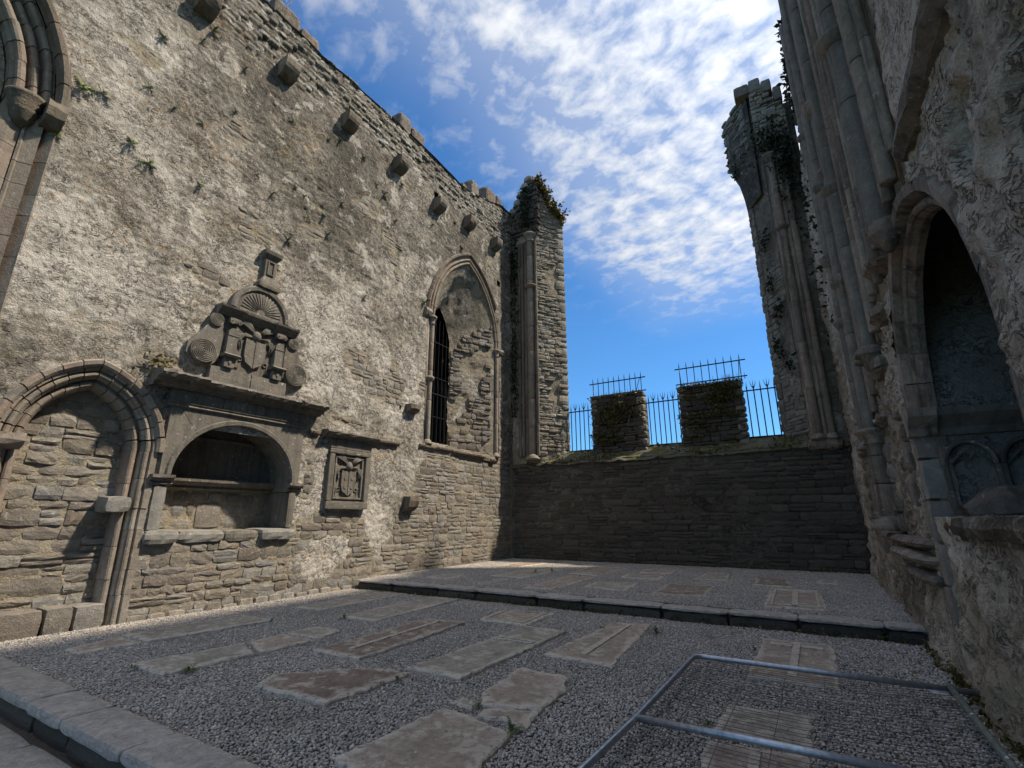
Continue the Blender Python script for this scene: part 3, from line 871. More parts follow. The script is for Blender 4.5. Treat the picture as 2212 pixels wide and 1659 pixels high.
# ------------------------------------------------------------------ blocked doorway
dr = thing('blocked_doorway', 'pointed doorway walled up with rubble, beside the arched tomb', 'doorway', LW(3.0, 0, 0))
arch_ring(dr, LW, A_DOOR, [(-.0, -.4), (0, -.2), (.03, -.15)]+roll(.075, -.14, .045, 5)+[(.13, -.14), (.16, -.16), (.16, -.4)], 7, 'sandstone', .3, 5)
arch_ring(dr, LW, A_DOOR, [(.15, -.4), (.15, -.07), (.18, -.03)]+roll(.225, -.03, .04, 5)+[(.27, -.05), (.29, .02), (.38, .035), (.38, -.4)], 8, 'sandstone', -.05, 6)
arch_ring(dr, LW, A_DOOR, [(.33, -.05), (.33, .05), (.37, .09), (.43, .1), (.46, .05), (.46, -.05)], 7, 'sandstone', name='hood_stone')
lay(LW, courses(2.2, 3.85, .3, 3.75, (.13, .27), (.2, .6), lambda u, v: bool(in_arch(A_DOOR, .05, .3)(np.array([u]), np.array([v]))[0]), .02, .25, 12), 'stone', dr, 200, .16, proud=-.335, jit=.018)
wall_grid('mortar_bed', LW, 2.0, 4.0, .1, 3.9, .04, lambda u, v: -.362+.02*fbm(u, v, 4, 4, 24), 'plaster', dr, None, (), lambda u, v: {'stone': np.ones_like(u), 'rub': u*0, 'pale': u*0+.5})
for (a, b) in ((1.6, 2.1), (2.12, 2.5), (2.52, 3.0), (3.02, 3.35), (3.37, 3.75)):
    block('sill_stone', 'stone', dr, LW, a, b, -.05, .34+random.uniform(-.015, .015), -.45, .08+random.uniform(-.015, .02), .01, (5, 3, 4))
block('projecting_block', 'limestone_pale', dr, LW, 3.44, 3.8, 1.72, 1.98, -.4, .1, .012)
MB().extr(LW, [(-.05, 2.6), (.1, 2.66), (.13, 2.72), (.13, 2.82), (-.05, 2.84)], 1.95, 2.3, 2, .008).build('impost', 'sandstone', dr)


# ------------------------------------------------------------------ windows in the sunlit wall
def splay(name, parent, fr, Af, Ab, wb, z0f, z0b, mat, nz=60, nd=24, na=46, rough=.035, wf=-.05):
    """rough plastered reveal running back from the front arch to a smaller opening behind it"""
    def outline(A, z0):
        uc, a, zs, h = A; pts = [(uc-a, z0+(zs-z0)*i/nz) for i in range(nz)]
        pts += [arch_uv(A, -1+2*i/na if i != na//2 else 1e-6) for i in range(na+1)]
        pts += [(uc+a, zs-(zs-z0)*(i+1)/nz) for i in range(nz)]
        return np.array(pts)
    f, b = outline(Af, z0f), outline(Ab, z0b)
    t = np.linspace(0, 1, nd)[:, None, None]
    P = f[None]*(1-t)+b[None]*t; n = P.shape[1]
    w = (wf+(wb-wf)*t[..., 0])*np.ones((1, n))
    L = np.arange(n)[None]*.08*np.ones((nd, 1)); D = t[..., 0]*1.5*np.ones((1, n))
    k = np.minimum(1, t[..., 0]*5)
    L = L*60/nz; w = w+rough*k*fbm(L, D, 2.2, 4, 51)
    cu = (Af[0]+Ab[0])/2
    P[..., 0] += np.sign(P[..., 0]-cu)*rough*k*(fbm(L, D, 3, 5, 55, .65)+.4)
    X = fr.o[0]+fr.t[0]*P[..., 0]+fr.n[0]*w; Y = fr.o[1]+fr.t[1]*P[..., 0]+fr.n[1]*w
    V = np.stack([X, Y, P[..., 1]], -1).reshape(-1, 3)
    I = np.arange(nd*n).reshape(nd, n)
    Q = np.stack([I[:-1, :-1], I[:-1, 1:], I[1:, 1:], I[1:, :-1]], -1).reshape(-1, 4)
    st = sm(fbm(L, D, 1.3, 3, 61), -.05, .1).reshape(-1)*.8
    return mesh_np(name, V, Q, mat, parent, True, {'stone': st, 'rub': st*0, 'pale': .5+.3*fbm(L, D, .8, 3, 65).reshape(-1)})


ORDER = [(0, -.35), (0, -.08), (.03, -.02)]+roll(.08, -.02, .045, 5)+[(.13, -.05), (.15, -.08), (.17, -.03)]+roll(.215, -.01, .045, 5)+[(.27, -.04), (.29, .0), (.36, .02), (.36, -.35)]
HOOD = [(.34, -.05), (.34, .03), (.38, .09), (.44, .1), (.48, .04), (.48, -.05)]

wn = thing('pointed_window', 'tall pointed window recess with slim columns and iron bars, near the far corner', 'window', LW(13.1, 3.7, 0))
arch_ring(wn, LW, A_WIN, ORDER, 10, 'sandstone')
arch_ring(wn, LW, A_WIN, HOOD, 9, 'sandstone_old', name='hood_stone', sides=(-1,))
arch_ring(wn, LW, A_WIN, HOOD, 5, 'sandstone_old', name='hood_stone', sides=(1,), srange=(.42, 1))
for s in (-1, 1):
    uc = A_WIN[0]
    for i in range(7):
        z = 3.85+i*.6
        block('jamb_stone', 'sandstone', wn, LW, uc+s*2.07-.24, uc+s*2.07+.24, z+.004, z+.596, -.35, -.1+random.uniform(-.006, .006), .008, (3, 3, 2))
    shaft(wn, LW, uc+s*1.93, -.02, .085, 3.95, 8.02, 'sandstone', 4, rings=(5.9,) if s < 0 else (), cap=.3, base=.16)
    for dd in (.13, .22):
        MB().lathe(LW, uc+s*(1.93+dd), -.06, [(.035, 3.85), (.037, 5.5), (.035, 8.0)], 8).build('roll_moulding', 'sandstone', wn, True)
MB().extr(LW, [(-.06, 7.86), (.06, 7.9), (.1, 8.0), (.08, 8.08), (-.06, 8.1)], 15.2, 15.5, 2, .006).build('label_stop', 'sandstone', wn)
MB().extr(LW, [(-.06, 7.9), (.06, 7.95), (.12, 8.08), (.08, 8.2), (-.06, 8.22)], 10.78, 11.06, 2, .006).build('label_stop', 'sandstone', wn)
splay('reveal', wn, LW, (13.13, 1.8, 8.0, 2.8), (12.58, .62, 7.5, 1.6), -.9, 3.8, 4.1, 'plaster', nz=110, nd=40, na=80, rough=.07)
RV = Fr((-9.8-.9, 13.2), (.85, 1.7), (1.7, -.85))
lay(RV, courses(.05, 1.8, 4.0, 9.3, (.1, .24), (.16, .42), lambda u, v: v < 7.7+.95*u and vnoise(np.array([u*2.0+4]), np.array([v*1.3]), 12)[0] > .36, .02, .25, 15), 'stone', wn, 140, .12, name='infill_stone', proud=.045, jit=.03)
block('sill', 'sandstone_old', wn, LW, 11.1, 15.2, 3.6, 3.84, -.4, .06, .02, (12, 2, 3))
mb = MB(); mb.add([LW(11.4, 3.8, -.05), LW(14.9, 3.8, -.05), LW(13.2, 4.12, -.95), LW(11.95, 4.12, -.95)], [(0, 1, 2, 3)]); mb.build('sill_slope', 'plaster', wn, attrs={'stone': [1]*4})
MB().box(LW, 11.8, 13.4, 4.0, 9.2, -1.45, -1.4).build('dark_backing', 'void', wn)  # near-black sheet stands in for the unlit space behind
for i in range(6):
    u = 12.05+i*.21
    MB().tube([LW(u, 4.1, -.95), LW(u, 8.6, -.95)], .014, 5).build('bar', 'iron', wn)
for z in (5.0, 6.4, 7.7):
    MB().tube([LW(11.92, z, -.93), LW(13.25, z, -.93)], .014, 5).build('crossbar', 'iron', wn)
for i in range(5):
    u = 12.1+i*.22
    MB().tube([LW(u, 4.0, -.8), LW(u, 5.95, -.8)], .016, 5).build('bar', 'iron', wn)
    MB().tube([LW(u, 5.95, -.8), LW(u, 6.3, -.8)], .02, 5, .002).build('spike', 'iron', wn)
MB().tube([LW(11.9, 5.75, -.78), LW(13.3, 5.75, -.78)], .018, 5).build('crossbar', 'iron', wn)

wb_ = thing('arched_window', 'big moulded arch of a window cut off by the upper left of the picture', 'window', LW(-1.1, 4, 0))
BIGO = [(-.02, -.5), (-.02, -.24), (.02, -.18)]+roll(.09, -.18, .07, 6)+[(.17, -.24), (.2, -.26), (.22, -.2)]+roll(.27, -.19, .05, 5)+[(.33, -.24), (.36, -.26), (.38, -.16)]+roll(.43, -.14, .05, 5)+[(.5, -.12), (.52, -.5)]
arch_ring(wb_, LW, A_BIG, BIGO, 12, 'sandstone', sides=(1,), jit=.008)
arch_ring(wb_, LW, A_BIG, [(.5, -.1), (.5, .06), (.54, .12), (.61, .12), (.66, .04), (.66, -.1)], 9, 'sandstone_old', sides=(1,), name='hood_stone')
for prof in ([(-.02, -.5), (-.02, -.12), (.1, -.1), (.24, -.14), (.24, -.5)], [(.25, -.5), (.25, -.12), (.28, -.1), (.3, -.12), (.46, -.03), (.46, -.5)], [(.47, -.5), (.47, -.16), (.6, .0), (.62, .0), (.62, -.5)]):
    zs = 3.9
    while zs < 8.0:
        z2 = min(zs+random.uniform(.35, .75), 8.0); j = random.uniform(-.006, .006)
        MB().loft([[LW(A_BIG[0]+A_BIG[1]+d, z, w+j) for d, w in prof] for z in (zs+.004, z2-.004)]).build('jamb_stone', 'sandstone', wb_)
        zs = z2
MB().lathe(LW, 1.3, -.13, [(.05, 7.62), (.14, 7.72), (.17, 7.85), (.2, 7.9), (.17, 7.94), (.23, 8.0), (.2, 8.04), (.26, 8.1), (.26, 8.16), (.1, 8.2)], 16).build('capital', 'sandstone_old', wb_, True)
MB().extr(LW, [(-.1, 7.74), (.06, 7.78), (.18, 7.9), (.2, 8.05), (.14, 8.2), (-.1, 8.22)], 1.5, 1.74, 3, .012).build('label_stop', 'sandstone_old', wb_)
MB().extr(LW, [(-.1, 5.42), (.1, 5.45), (.14, 5.52), (-.1, 5.6)], 1.06, 1.35, 2, .01).build('ring', 'sandstone', wb_)
splay('reveal', wb_, LW, (-1.1, 2.16, 8.1, 2.77), (-1.3, 1.2, 7.6, 1.8), -1.4, 3.6, 4.0, 'plaster', wf=-.4)
MB().box(LW, -2.6, .2, 3.6, 10, -1.8, -1.7).build('dark_backing', 'void', wb_)  # same near-black stand-in for unlit space, behind the big arch


# ------------------------------------------------------------------ arched wall tomb
tb = thing('wall_tomb', 'dark carved arched tomb niche under a heavy broken cornice', 'tomb', LW(5.5, 1.2, 0))
UC, RA, RB, ZS = 5.5, 1.19, 1.06, 2.37
U0, U1, Z1 = 4.08, 6.88, 3.6


def tarch(a, k=0.0):
    return UC+(RA+k)*math.cos(a), ZS+(RB+k)*math.sin(a)


def outer_pt(a):
    c, s = math.cos(a), math.sin(a)
    t = min((U1-UC)/abs(c) if abs(c) > 1e-6 else 9, (Z1-ZS)/s if s > 1e-6 else 9)
    return UC+c*t, ZS+s*t


cor = [math.atan2(Z1-ZS, U1-UC), math.pi-math.atan2(Z1-ZS, U1-UC)]
breaks = [0, .5, 1.15, 1.62, 2.35, math.pi]
for b0, b1 in zip(breaks[:-1], breaks[1:]):
    an = sorted([b0+.002+(b1-b0-.004)*i/9 for i in range(10)]+[c for c in cor if b0 < c < b1])
    j = random.uniform(-.003, .003); secs = []
    for a in an:
        i_, o_ = tarch(a, .01), outer_pt(a)
        secs.append([LW(*o_, -.12), LW(*o_, .07+j), LW(*i_, .07+j), LW(*i_, -.12)])
    MB().loft(secs).build('panel_stone', 'limestone', tb)
for b0, b1 in zip(breaks[:-1], breaks[1:]):
    secs = []
    for i in range(10):
        a = b0+.002+(b1-b0-.004)*i/9
        secs.append([LW(*tarch(a, d), w) for d, w in ((-.0, -.7), (0, .06), (.015, .1), (.085, .105), (.1, .09), (.11, .07), (.02, -.7))])
    MB().loft(secs).build('arch_stone', 'limestone', tb)
MB().extr(LW, [(-.1, 3.59), (.09, 3.6), (.12, 3.63), (.1, 3.66), (.13, 3.69), (.07, 3.72), (-.1, 3.72)], 4.05, 6.92, 8, .003).build('moulding', 'limestone', tb)
for a, b in ((4.08, 5.02), (5.025, 5.9), (5.905, 6.88)):
    block('frieze_stone', 'limestone', tb, LW, a, b, 3.715, 3.93, -.1, .075, .004, (4, 2, 2))
CORN = [(-.1, 3.92), (.1, 3.93), (.13, 3.98), (.2, 4.0), (.22, 4.05), (.33, 4.07), (.36, 4.12), (.34, 4.17), (.1, 4.21), (-.1, 4.22)]
MB().extr(LW, CORN, 4.55, 5.5, 14, .006).build('cornice', 'limestone', tb)
MB().extr(LW, CORN, 5.51, 6.55, 14, .006).build('cornice', 'limestone', tb)
MB().extr(LW, [(w*1.22+.02, z) for w, z in CORN], 3.72, 4.54, 12, .016).build('cornice', 'limestone', tb)
MB().extr(LW, [(w*1.2+.02, z) for w, z in CORN], 6.56, 7.22, 10, .02).build('cornice', 'limestone', tb)
IMP = [(-.1, 2.18), (.05, 2.19), (.08, 2.22), (.05, 2.25), (.1, 2.28), (.14, 2.32), (.14, 2.37), (-.1, 2.37)]
MB().extr(LW, IMP, 4.0, 4.36, 3, .006).build('impost', 'limestone', tb)
MB().extr(LW, IMP, 6.64, 6.99, 3, .006).build('impost', 'limestone', tb)
MB().extr(LW, [(-.85, 2.16), (-.6, 2.17), (-.55, 2.2), (-.58, 2.24), (-.5, 2.28), (-.44, 2.32), (-.44, 2.37), (-.85, 2.38)], 4.3, 6.7, 10, .004).build('ledge', 'limestone', tb)
for u0, u1 in ((4.09, 4.3), (6.7, 6.87)):
    block('jamb', 'limestone_pale' if u0 < 5 else 'limestone', tb, LW, u0, u1, 1.43, 2.18, -.72, .06, .006, (3, 4, 4))
for u0, u1 in ((4.15, 4.305), (6.695, 6.86)):
    MB().box(LW, u0, u1, 2.19, 2.38, -.72, -.09).build('jamb_block', 'limestone', tb)
# upper back panel: sunk slab in a frame
MB().box(LW, 4.2, 6.85, 2.3, 3.6, -.95, -.76).build('back_wall', 'limestone', tb)
for u0, u1, v0, v1 in ((4.5, 6.2, 2.38, 2.44), (4.5, 6.2, 3.16, 3.22), (4.5, 4.56, 2.445, 3.155), (6.14, 6.2, 2.445, 3.155)):
    MB().box(LW, u0, u1, v0, v1, -.78, -.69).build('panel_frame', 'limestone', tb)
# masonry below the ledge
MB().box(LW, 4.2, 6.85, 1.3, 2.3, -.95, -.72).build('mortar_bed', 'plaster', tb, attrs={'stone': [1]*8})
bs = [(4.3, 4.74, 1.78, 2.14), (4.75, 5.06, 1.92, 2.14), (5.07, 5.4, 1.95, 2.14), (5.41, 5.75, 1.95, 2.14), (5.76, 6.08, 1.94, 2.13), (6.09, 6.4, 1.9, 2.13), (6.41, 6.69, 1.84, 2.13),
      (4.3, 4.74, 1.44, 1.76), (4.75, 5.0, 1.66, 1.9), (4.75, 5.18, 1.44, 1.64), (5.02, 5.2, 1.67, 1.93), (5.21, 5.72, 1.44, 1.93), (5.74, 6.05, 1.7, 1.92), (5.74, 6.2, 1.44, 1.68), (6.07, 6.38, 1.71, 1.88), (6.22, 6.69, 1.44, 1.69), (6.4, 6.69, 1.71, 1.82)]
for u0, u1, v0, v1 in bs:
    block('stone', 'stone', tb, LW, u0+.006, u1-.006, v0+.006, v1-.006, -.8, -.695+random.uniform(-.012, .012), .01, (4, 3, 2))
for u0, u1, mt, w1, v1 in ((4.06, 4.62, 'limestone_pale', .13, 1.44), (4.63, 5.45, 'limestone_pale', .05, 1.42), (5.46, 6.15, 'limestone', .04, 1.41), (6.16, 6.9, 'limestone_pale', .12, 1.43)):
    block('sill_stone', mt, tb, LW, u0, u1, 1.19, v1, -.75, w1, .016, (6, 3, 5))


# ------------------------------------------------------------------ carved armorial above the tomb
def disc(fr, u, v, r, w0, w1, n=24, a0=0, a1=2*math.pi):
    m = MB(); pts = [(u+r*math.cos(a0+(a1-a0)*i/n), v+r*math.sin(a0+(a1-a0)*i/n)) for i in range(n if a1-a0 > 6.2 else n+1)]
    return m.prism(fr, pts, w0, w1)


def spiral(fr, u, v, r0, r1, turns, w, rad, parent, mat, hand=1):
    n = int(26*turns); pts = []
    for i in range(n+1):
        t = i/n; a = hand*2*math.pi*turns*t; r = r0+(r1-r0)*t
        pts.append(fr(u+r*math.cos(a), v+r*math.sin(a), w))
    return MB().tube(pts, rad, 5).build('spiral', mat, parent, True)


def ribs(fr, parent, mat, defs, rad, name, w=.0):
    for pts in defs:
        MB().tube([fr(u, v, w+b) for u, v, b in pts], rad, 5, rad*.5).build(name, mat, parent, True)


def shield_poly(u, v, hw, h):
    p = [(u-hw, v+h*.5), (u-hw*.5, v+h*.46), (u, v+h*.52), (u+hw*.5, v+h*.46), (u+hw, v+h*.5), (u+hw, v-h*.1), (u+hw*.8, v-h*.33), (u+hw*.3, v-h*.42), (u, v-h*.52), (u-hw*.3, v-h*.42), (u-hw*.8, v-h*.33), (u-hw, v-h*.1)]
    return p


def crest(fr, parent, u, v, s, w, mat, charges=True):
    """helm, plumes and mantling over a shield, tasselled knots at its sides"""
    sh = MB().prism(fr, shield_poly(u, v, .22*s, .62*s), w, w+.06*s).build('shield', mat, parent)
    MB().tube([fr(u, v+.3*s, w+.065*s), fr(u, v-.3*s, w+.065*s)], .012*s, 5).build('pale', mat, sh)
    for q in ((-.11, .12), (.11, .12), (-.1, -.1), (.1, -.1)) if charges else ():
        disc(fr, u+q[0]*s, v+q[1]*s, .045*s, w+.05*s, w+.072*s, 8).build('charge', mat, sh)
    MB().lathe(fr, u, w+.02, [(.02*s, v+.3*s), (.09*s, v+.34*s), (.1*s, v+.42*s), (.07*s, v+.5*s), (.02*s, v+.53*s)], 10).build('helm', mat, parent, True)
    for sgn in (-1, 1):
        for i in range(5):
            a = .25+.2*i
            MB().tube([fr(u+sgn*s*(.04+.0*i), v+.46*s, w+.03), fr(u+sgn*s*(.12+.2*math.sin(a)*.6), v+s*(.5+.1*math.cos(a)), w+.05), fr(u+sgn*s*(.2+.22*math.sin(a)), v+s*(.48+.3*math.cos(a)), w+.03)], .022*s, 5, .032*s).build('plume', mat, parent, True)
        for i in range(4):
            e = .25+.045*i
            MB().tube([fr(u+sgn*.08*s, v+.38*s, w+.02), fr(u+sgn*e*s, v+(.4-.02*i)*s, w+.05), fr(u+sgn*(e+.08)*s, v+(.25-.03*i)*s, w+.04), fr(u+sgn*(e+.05)*s, v+(.05+.03*i)*s, w+.02)], .024*s, 5, .014*s).build('mantling', mat, parent, True)
        for du in (-.035, .035):
            spiral(fr, u+sgn*(.33*s)+du*s*1.5, v-.16*s, .045*s, .045*s, 1, w+.012, .013*s, parent, mat)
        MB().loft([[fr(u+sgn*.33*s+k*q, v-z*s, w+j) for k, j in ((-1, -.01), (1, -.01), (1, .025), (-1, .025))] for q, z in ((.012*s, .2), (.02*s, .27), (.05*s, .36))]).build('tassel', mat, parent)


ar = thing('armorial_monument', 'carved coat of arms with spiral scrolls, shell lunette and finial above the tomb cornice', 'carving', LW(5.45, 4.2, 0))
block('base_stone', 'limestone', ar, LW, 4.62, 5.45, 4.2, 4.53, -.05, .14, .005, (4, 3, 2))
block('base_stone', 'limestone', ar, LW, 5.456, 6.26, 4.2, 4.53, -.05, .14, .005, (4, 3, 2))
block('back_panel', 'limestone', ar, LW, 4.78, 6.14, 4.53, 5.62, -.05, .06, .004, (5, 5, 2))
crest(LW, ar, 5.46, 4.97, 1.0, .06, 'limestone', False)
for s in (-1, 1):
    c = 5.46+s*.52
    block('pilaster_foot', 'limestone', ar, LW, c-.11, c+.11, 4.535, 4.74, .05, .2, .005, (3, 2, 2))
    MB().extr(LW, [(.05, 4.74), (.26, 4.75), (.28, 4.78), (.24, 4.82), (.05, 4.82)], c-.16, c+.16, 2, .003).build('bracket', 'limestone', ar)
    pp = [(c-.1, 4.82), (c+.1, 4.82), (c+.1, 5.25)]+[(c+.1*math.cos(a), 5.25+.13*math.sin(a)) for a in (.4, .8, 1.2, 1.57, 1.95, 2.35, 2.75)]+[(c-.1, 5.25)]
    MB().prism(LW, pp, .05, .17).build('pilaster', 'limestone', ar)
    MB().tube([LW(c-.1, 5.22, .17), LW(c+.1, 5.22, .17)], .014, 5).build('band', 'limestone', ar)
    block('capital', 'limestone', ar, LW, c-.12, c+.12, 5.48, 5.6, .05, .19, .006, (3, 2, 2))
    for q in (-.08, .08):
        spiral(LW, c+q, 5.5, .045, .01, 1.6, .2, .011, ar, 'limestone', -1 if q < 0 else 1)
    MB().prism(LW, [(c, 4.7), (c-.035, 4.645), (c, 4.59), (c+.035, 4.645)], .19, .215).build('lozenge', 'limestone', ar)
    # scrolls
    tu, tz, bu, bz = 5.46+s*.86, 5.47, 5.46+s*1.0, 4.77
    poly = [(tu-s*.13, tz+.05), (tu, tz+.14), (tu+s*.14, tz+.03), (tu+s*.13, tz-.12), (bu+s*.12, bz+.34), (bu+s*.29, bz+.12), (bu+s*.3, bz-.1), (bu+s*.12, bz-.28), (bu-s*.14, bz-.27), (bu-s*.3, bz-.12), (5.46+s*.68, bz+.35), (5.46+s*.7, tz-.12)]
    sc = MB().prism(LW, poly, -.03, .1).build('scroll', 'limestone', ar)
    disc(LW, tu, tz, .135, .09, .14, 20).build('volute', 'limestone', sc)
    disc(LW, bu, bz, .25, .09, .15, 26).build('volute', 'limestone', sc)
    spiral(LW, tu, tz, .122, .01, 4.5, .142, .009, sc, 'limestone', -s)
    spiral(LW, bu, bz, .238, .012, 6.5, .152, .011, sc, 'limestone', s)
UCOR = [(-.05, 5.61), (.1, 5.62), (.12, 5.66), (.16, 5.69), (.18, 5.73), (.22, 5.76), (.23, 5.8), (-.05, 5.84)]
for a, b, kx in ((4.6, 5.14, 1.12), (5.145, 5.8, .95), (5.805, 6.36, 1.12)):
    MB().extr(LW, [(w*kx, z) for w, z in UCOR], a, b, 6, .004).build('cornice', 'limestone', ar)
ln = disc(LW, 5.46, 5.84, .64, -.05, .13, 26, 0, math.pi).build('lunette', 'limestone', ar)
rim = MB(); secs = []
for i in range(27):
    a = math.pi*i/26
    secs.append([LW(5.46+r*math.cos(a), 5.86+r*math.sin(a), w) for r, w in ((.54, .12), (.55, .17), (.62, .18), (.66, .15), (.66, -.05), (.6, -.05))])
rim.loft(secs).build('rim', 'limestone', ln)
for i in range(17):
    a = math.pi*(i+.5)/17
    MB().tube([LW(5.46+.1*math.cos(a), 5.9+.1*math.sin(a), .13), LW(5.46+.3*math.cos(a), 5.9+.3*math.sin(a), .136), LW(5.46+.45*math.cos(a), 5.9+.45*math.sin(a), .13)], .007, 5, .016).build('ray', 'limestone', ln, True)
fn = 5.53
block('finial_base', 'limestone', ar, LW, fn-.26, fn+.26, 6.5, 6.62, -.05, .22, .006, (4, 2, 2))
MB().loft([[LW(fn+q*x, z, .0+d*y) for x, y in ((-1, -.3), (1, -.3), (1, 1), (-1, 1))] for q, d, z in ((.24, .2, 6.62), (.15, .15, 6.78), (.13, .13, 6.8), (.14, .13, 7.24), (.17, .16, 7.28), (.2, .2, 7.34), (.21, .22, 7.42))]).build('finial', 'limestone', ar)
for u0, u1, v0, v1 in ((fn-.08, fn+.08, 6.86, 6.885), (fn-.08, fn+.08, 7.165, 7.19), (fn-.08, fn-.055, 6.886, 7.164), (fn+.055, fn+.08, 6.886, 7.164)):
    MB().box(LW, u0, u1, v0, v1, .1, .155).build('panel_moulding', 'limestone', ar)


# ------------------------------------------------------------------ framed armorial plaque
pq = thing('armorial_plaque', 'framed stone plaque with carved coat of arms, right of the tomb', 'plaque', LW(8.25, 1.85, 0))
block('back_slab', 'limestone', pq, LW, 7.66, 8.86, 1.9, 3.5, -.05, .03, .004, (4, 5, 2))
for (u0, u1, v0, v1) in ((7.62, 8.9, 1.84, 2.03), (7.62, 8.9, 3.14, 3.27), (7.62, 7.78, 2.032, 3.138), (8.74, 8.9, 2.032, 3.138)):
    block('frame', 'limestone', pq, LW, u0, u1, v0, v1, -.05, .13, .005, (6, 4, 2))
for (u0, u1, v0, v1) in ((7.82, 8.7, 2.07, 2.12), (7.82, 8.7, 3.06, 3.11), (7.82, 7.87, 2.122, 3.058), (8.65, 8.7, 2.122, 3.058)):
    block('inner_frame', 'limestone', pq, LW, u0, u1, v0, v1, .0, .09, .003, (5, 4, 2))
block('frieze', 'limestone', pq, LW, 7.64, 8.88, 3.275, 3.5, -.05, .1, .004, (4, 2, 2))
MB().extr(LW, [(-.05, 3.5), (.12, 3.51), (.15, 3.55), (.24, 3.58), (.27, 3.63), (.26, 3.67), (-.05, 3.7)], 7.4, 9.05, 10, .007).build('cornice', 'limestone', pq)
crest(LW, pq, 8.26, 2.46, .98, .03, 'limestone')


# ------------------------------------------------------------------ low end wall with its ledge and stubs
ew = thing('end_wall', 'low dark rubble wall closing the far end, mossy ledge on top', 'wall', (-4, 16.2, .2))


def disp_back(u, v):
    return .03*fbm(u, v, .6, 3, 71)+.02*fbm(u, v, 5, 4, 72)-.03


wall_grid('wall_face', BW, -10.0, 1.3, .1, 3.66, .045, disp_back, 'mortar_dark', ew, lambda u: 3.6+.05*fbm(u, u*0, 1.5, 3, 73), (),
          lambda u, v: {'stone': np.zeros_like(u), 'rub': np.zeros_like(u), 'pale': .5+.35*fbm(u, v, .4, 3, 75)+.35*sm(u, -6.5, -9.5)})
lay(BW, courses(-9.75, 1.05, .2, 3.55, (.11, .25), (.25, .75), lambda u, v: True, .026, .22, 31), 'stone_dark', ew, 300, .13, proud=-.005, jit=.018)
# sloping ledge
nu, nw_ = 240, 26
U, T = np.meshgrid(np.linspace(-9.8, 1.1, nu), np.linspace(0, 1, nw_))
Y = 16.14+1.15*T; Z = 3.57+.56*T+.07*fbm(U, T*1.2, 2.2, 4, 81)+.03*fbm(U, T*1.2, 9, 3, 82)-.05*(T < .02)
I = np.arange(nu*nw_).reshape(nw_, nu)
Q = np.stack([I[:-1, :-1], I[:-1, 1:], I[1:, 1:], I[1:, :-1]], -1).reshape(-1, 4)
g = new_mat('mossy_ledge'); P = g.pos
mcol = g.mix(g.step(g.noise(P, 3, 5), .42, .6), (0.13, 0.12, 0.1), (0.10, 0.095, 0.025))
mcol = g.mix(g.step(g.noise(P, 9, 4), .6, .68), mcol, (0.3, 0.28, 0.24))
M['ledge'] = finish(g, mcol, g.noise(P, 25, 5), .03, .8)
mesh_np('ledge', np.stack([U, Y, Z], -1).reshape(-1, 3), Q, 'ledge', ew)
mb = MB().box(Fr((0, 0), (1, 0), (0, 1)), -9.8, 1.1, .1, 3.5, 16.35, 18.2); mb.build('wall_core', 'mortar_dark', ew)
mb = MB().box(Fr((0, 0), (1, 0), (0, 1)), -9.8, 1.1, 3.4, 4.12, 17.22, 18.2); mb.build('outer_sill', 'mortar_dark', ew)
pts = [(random.uniform(-9.2, .8), 16.15+random.random()**1.5*1.0) for _ in range(1500)]
pts = [p for p in pts if vnoise(np.array([p[0]*1.3]), np.array([p[1]*2.0]), 5)[0] > .45]
o = leaves('moss', [(x, y, 3.59+.56*(y-16.14)/1.15+random.uniform(-.01, .03)) for x, y in pts], .06, 'moss', ew, 3); tag(o, kind='stuff')


def stub(u0, u1, z1, label_moss, seed, window=False):
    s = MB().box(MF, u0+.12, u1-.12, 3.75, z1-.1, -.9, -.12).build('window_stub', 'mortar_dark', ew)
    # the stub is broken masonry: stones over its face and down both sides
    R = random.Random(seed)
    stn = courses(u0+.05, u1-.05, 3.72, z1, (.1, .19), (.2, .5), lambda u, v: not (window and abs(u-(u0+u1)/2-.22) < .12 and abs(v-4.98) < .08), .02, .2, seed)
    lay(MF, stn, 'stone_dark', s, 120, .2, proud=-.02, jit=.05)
    for fr in (Fr((u1, 16.85), (0, 1), (1, 0)), Fr((u0, 16.85), (0, 1), (-1, 0))):
        z = 3.85
        while z < z1-.05:
            h = R.uniform(.16, .32); h = min(h, z1-z)
            block('quoin', 'stone_pier', s, fr, .02+R.uniform(0, .05), .5, z, z+h-.012, -.3, .0+R.uniform(-.02, .02), .018, (3, 3, 3))
            z += h
    # moss hangs in shelves
    P = []
    for k in range(22):
        cz = R.uniform(4.3, z1); cu = R.uniform(u0+.1, u1-.3 if cz < z1-.3 else u1-.05); wd = R.uniform(.12, .35)
        for i in range(70):
            P.append(MF(cu+R.gauss(0, wd), cz-abs(R.gauss(0, .05)), .03+abs(R.gauss(0, .05))))
    for i in range(900):
        P.append(MF(R.uniform(u0, u1), z1-.06+abs(R.gauss(0, .05)), R.uniform(-.45, .06)))
    P = [p for p in P if u0-.02 < p[0] < u1+.02]
    tag(leaves('moss', P, .05, 'moss', s, seed), kind='stuff')
    return s


stub(-6.74, -4.68, 6.02, '', 41, True)
stub(-3.5, -1.42, 6.0, '', 42)


# ------------------------------------------------------------------ the two broken window jambs
def pier_face(name, fr, u0, u1, z0, z1, top, mat, parent, seed, amp=.05):
    wall_grid(name, fr, u0, u1, z0, z1, .06, lambda u, v: amp*fbm(u, v, 1.5, 4, seed)+.02*fbm(u, v, 6, 3, seed+3)-.04, mat, parent, top, (),
              lambda u, v: {'stone': sm(fbm(u, v, .7, 3, seed+7), -.1, .15), 'rub': np.zeros_like(u), 'pale': .5+.4*fbm(u, v, .5, 3, seed+9)})


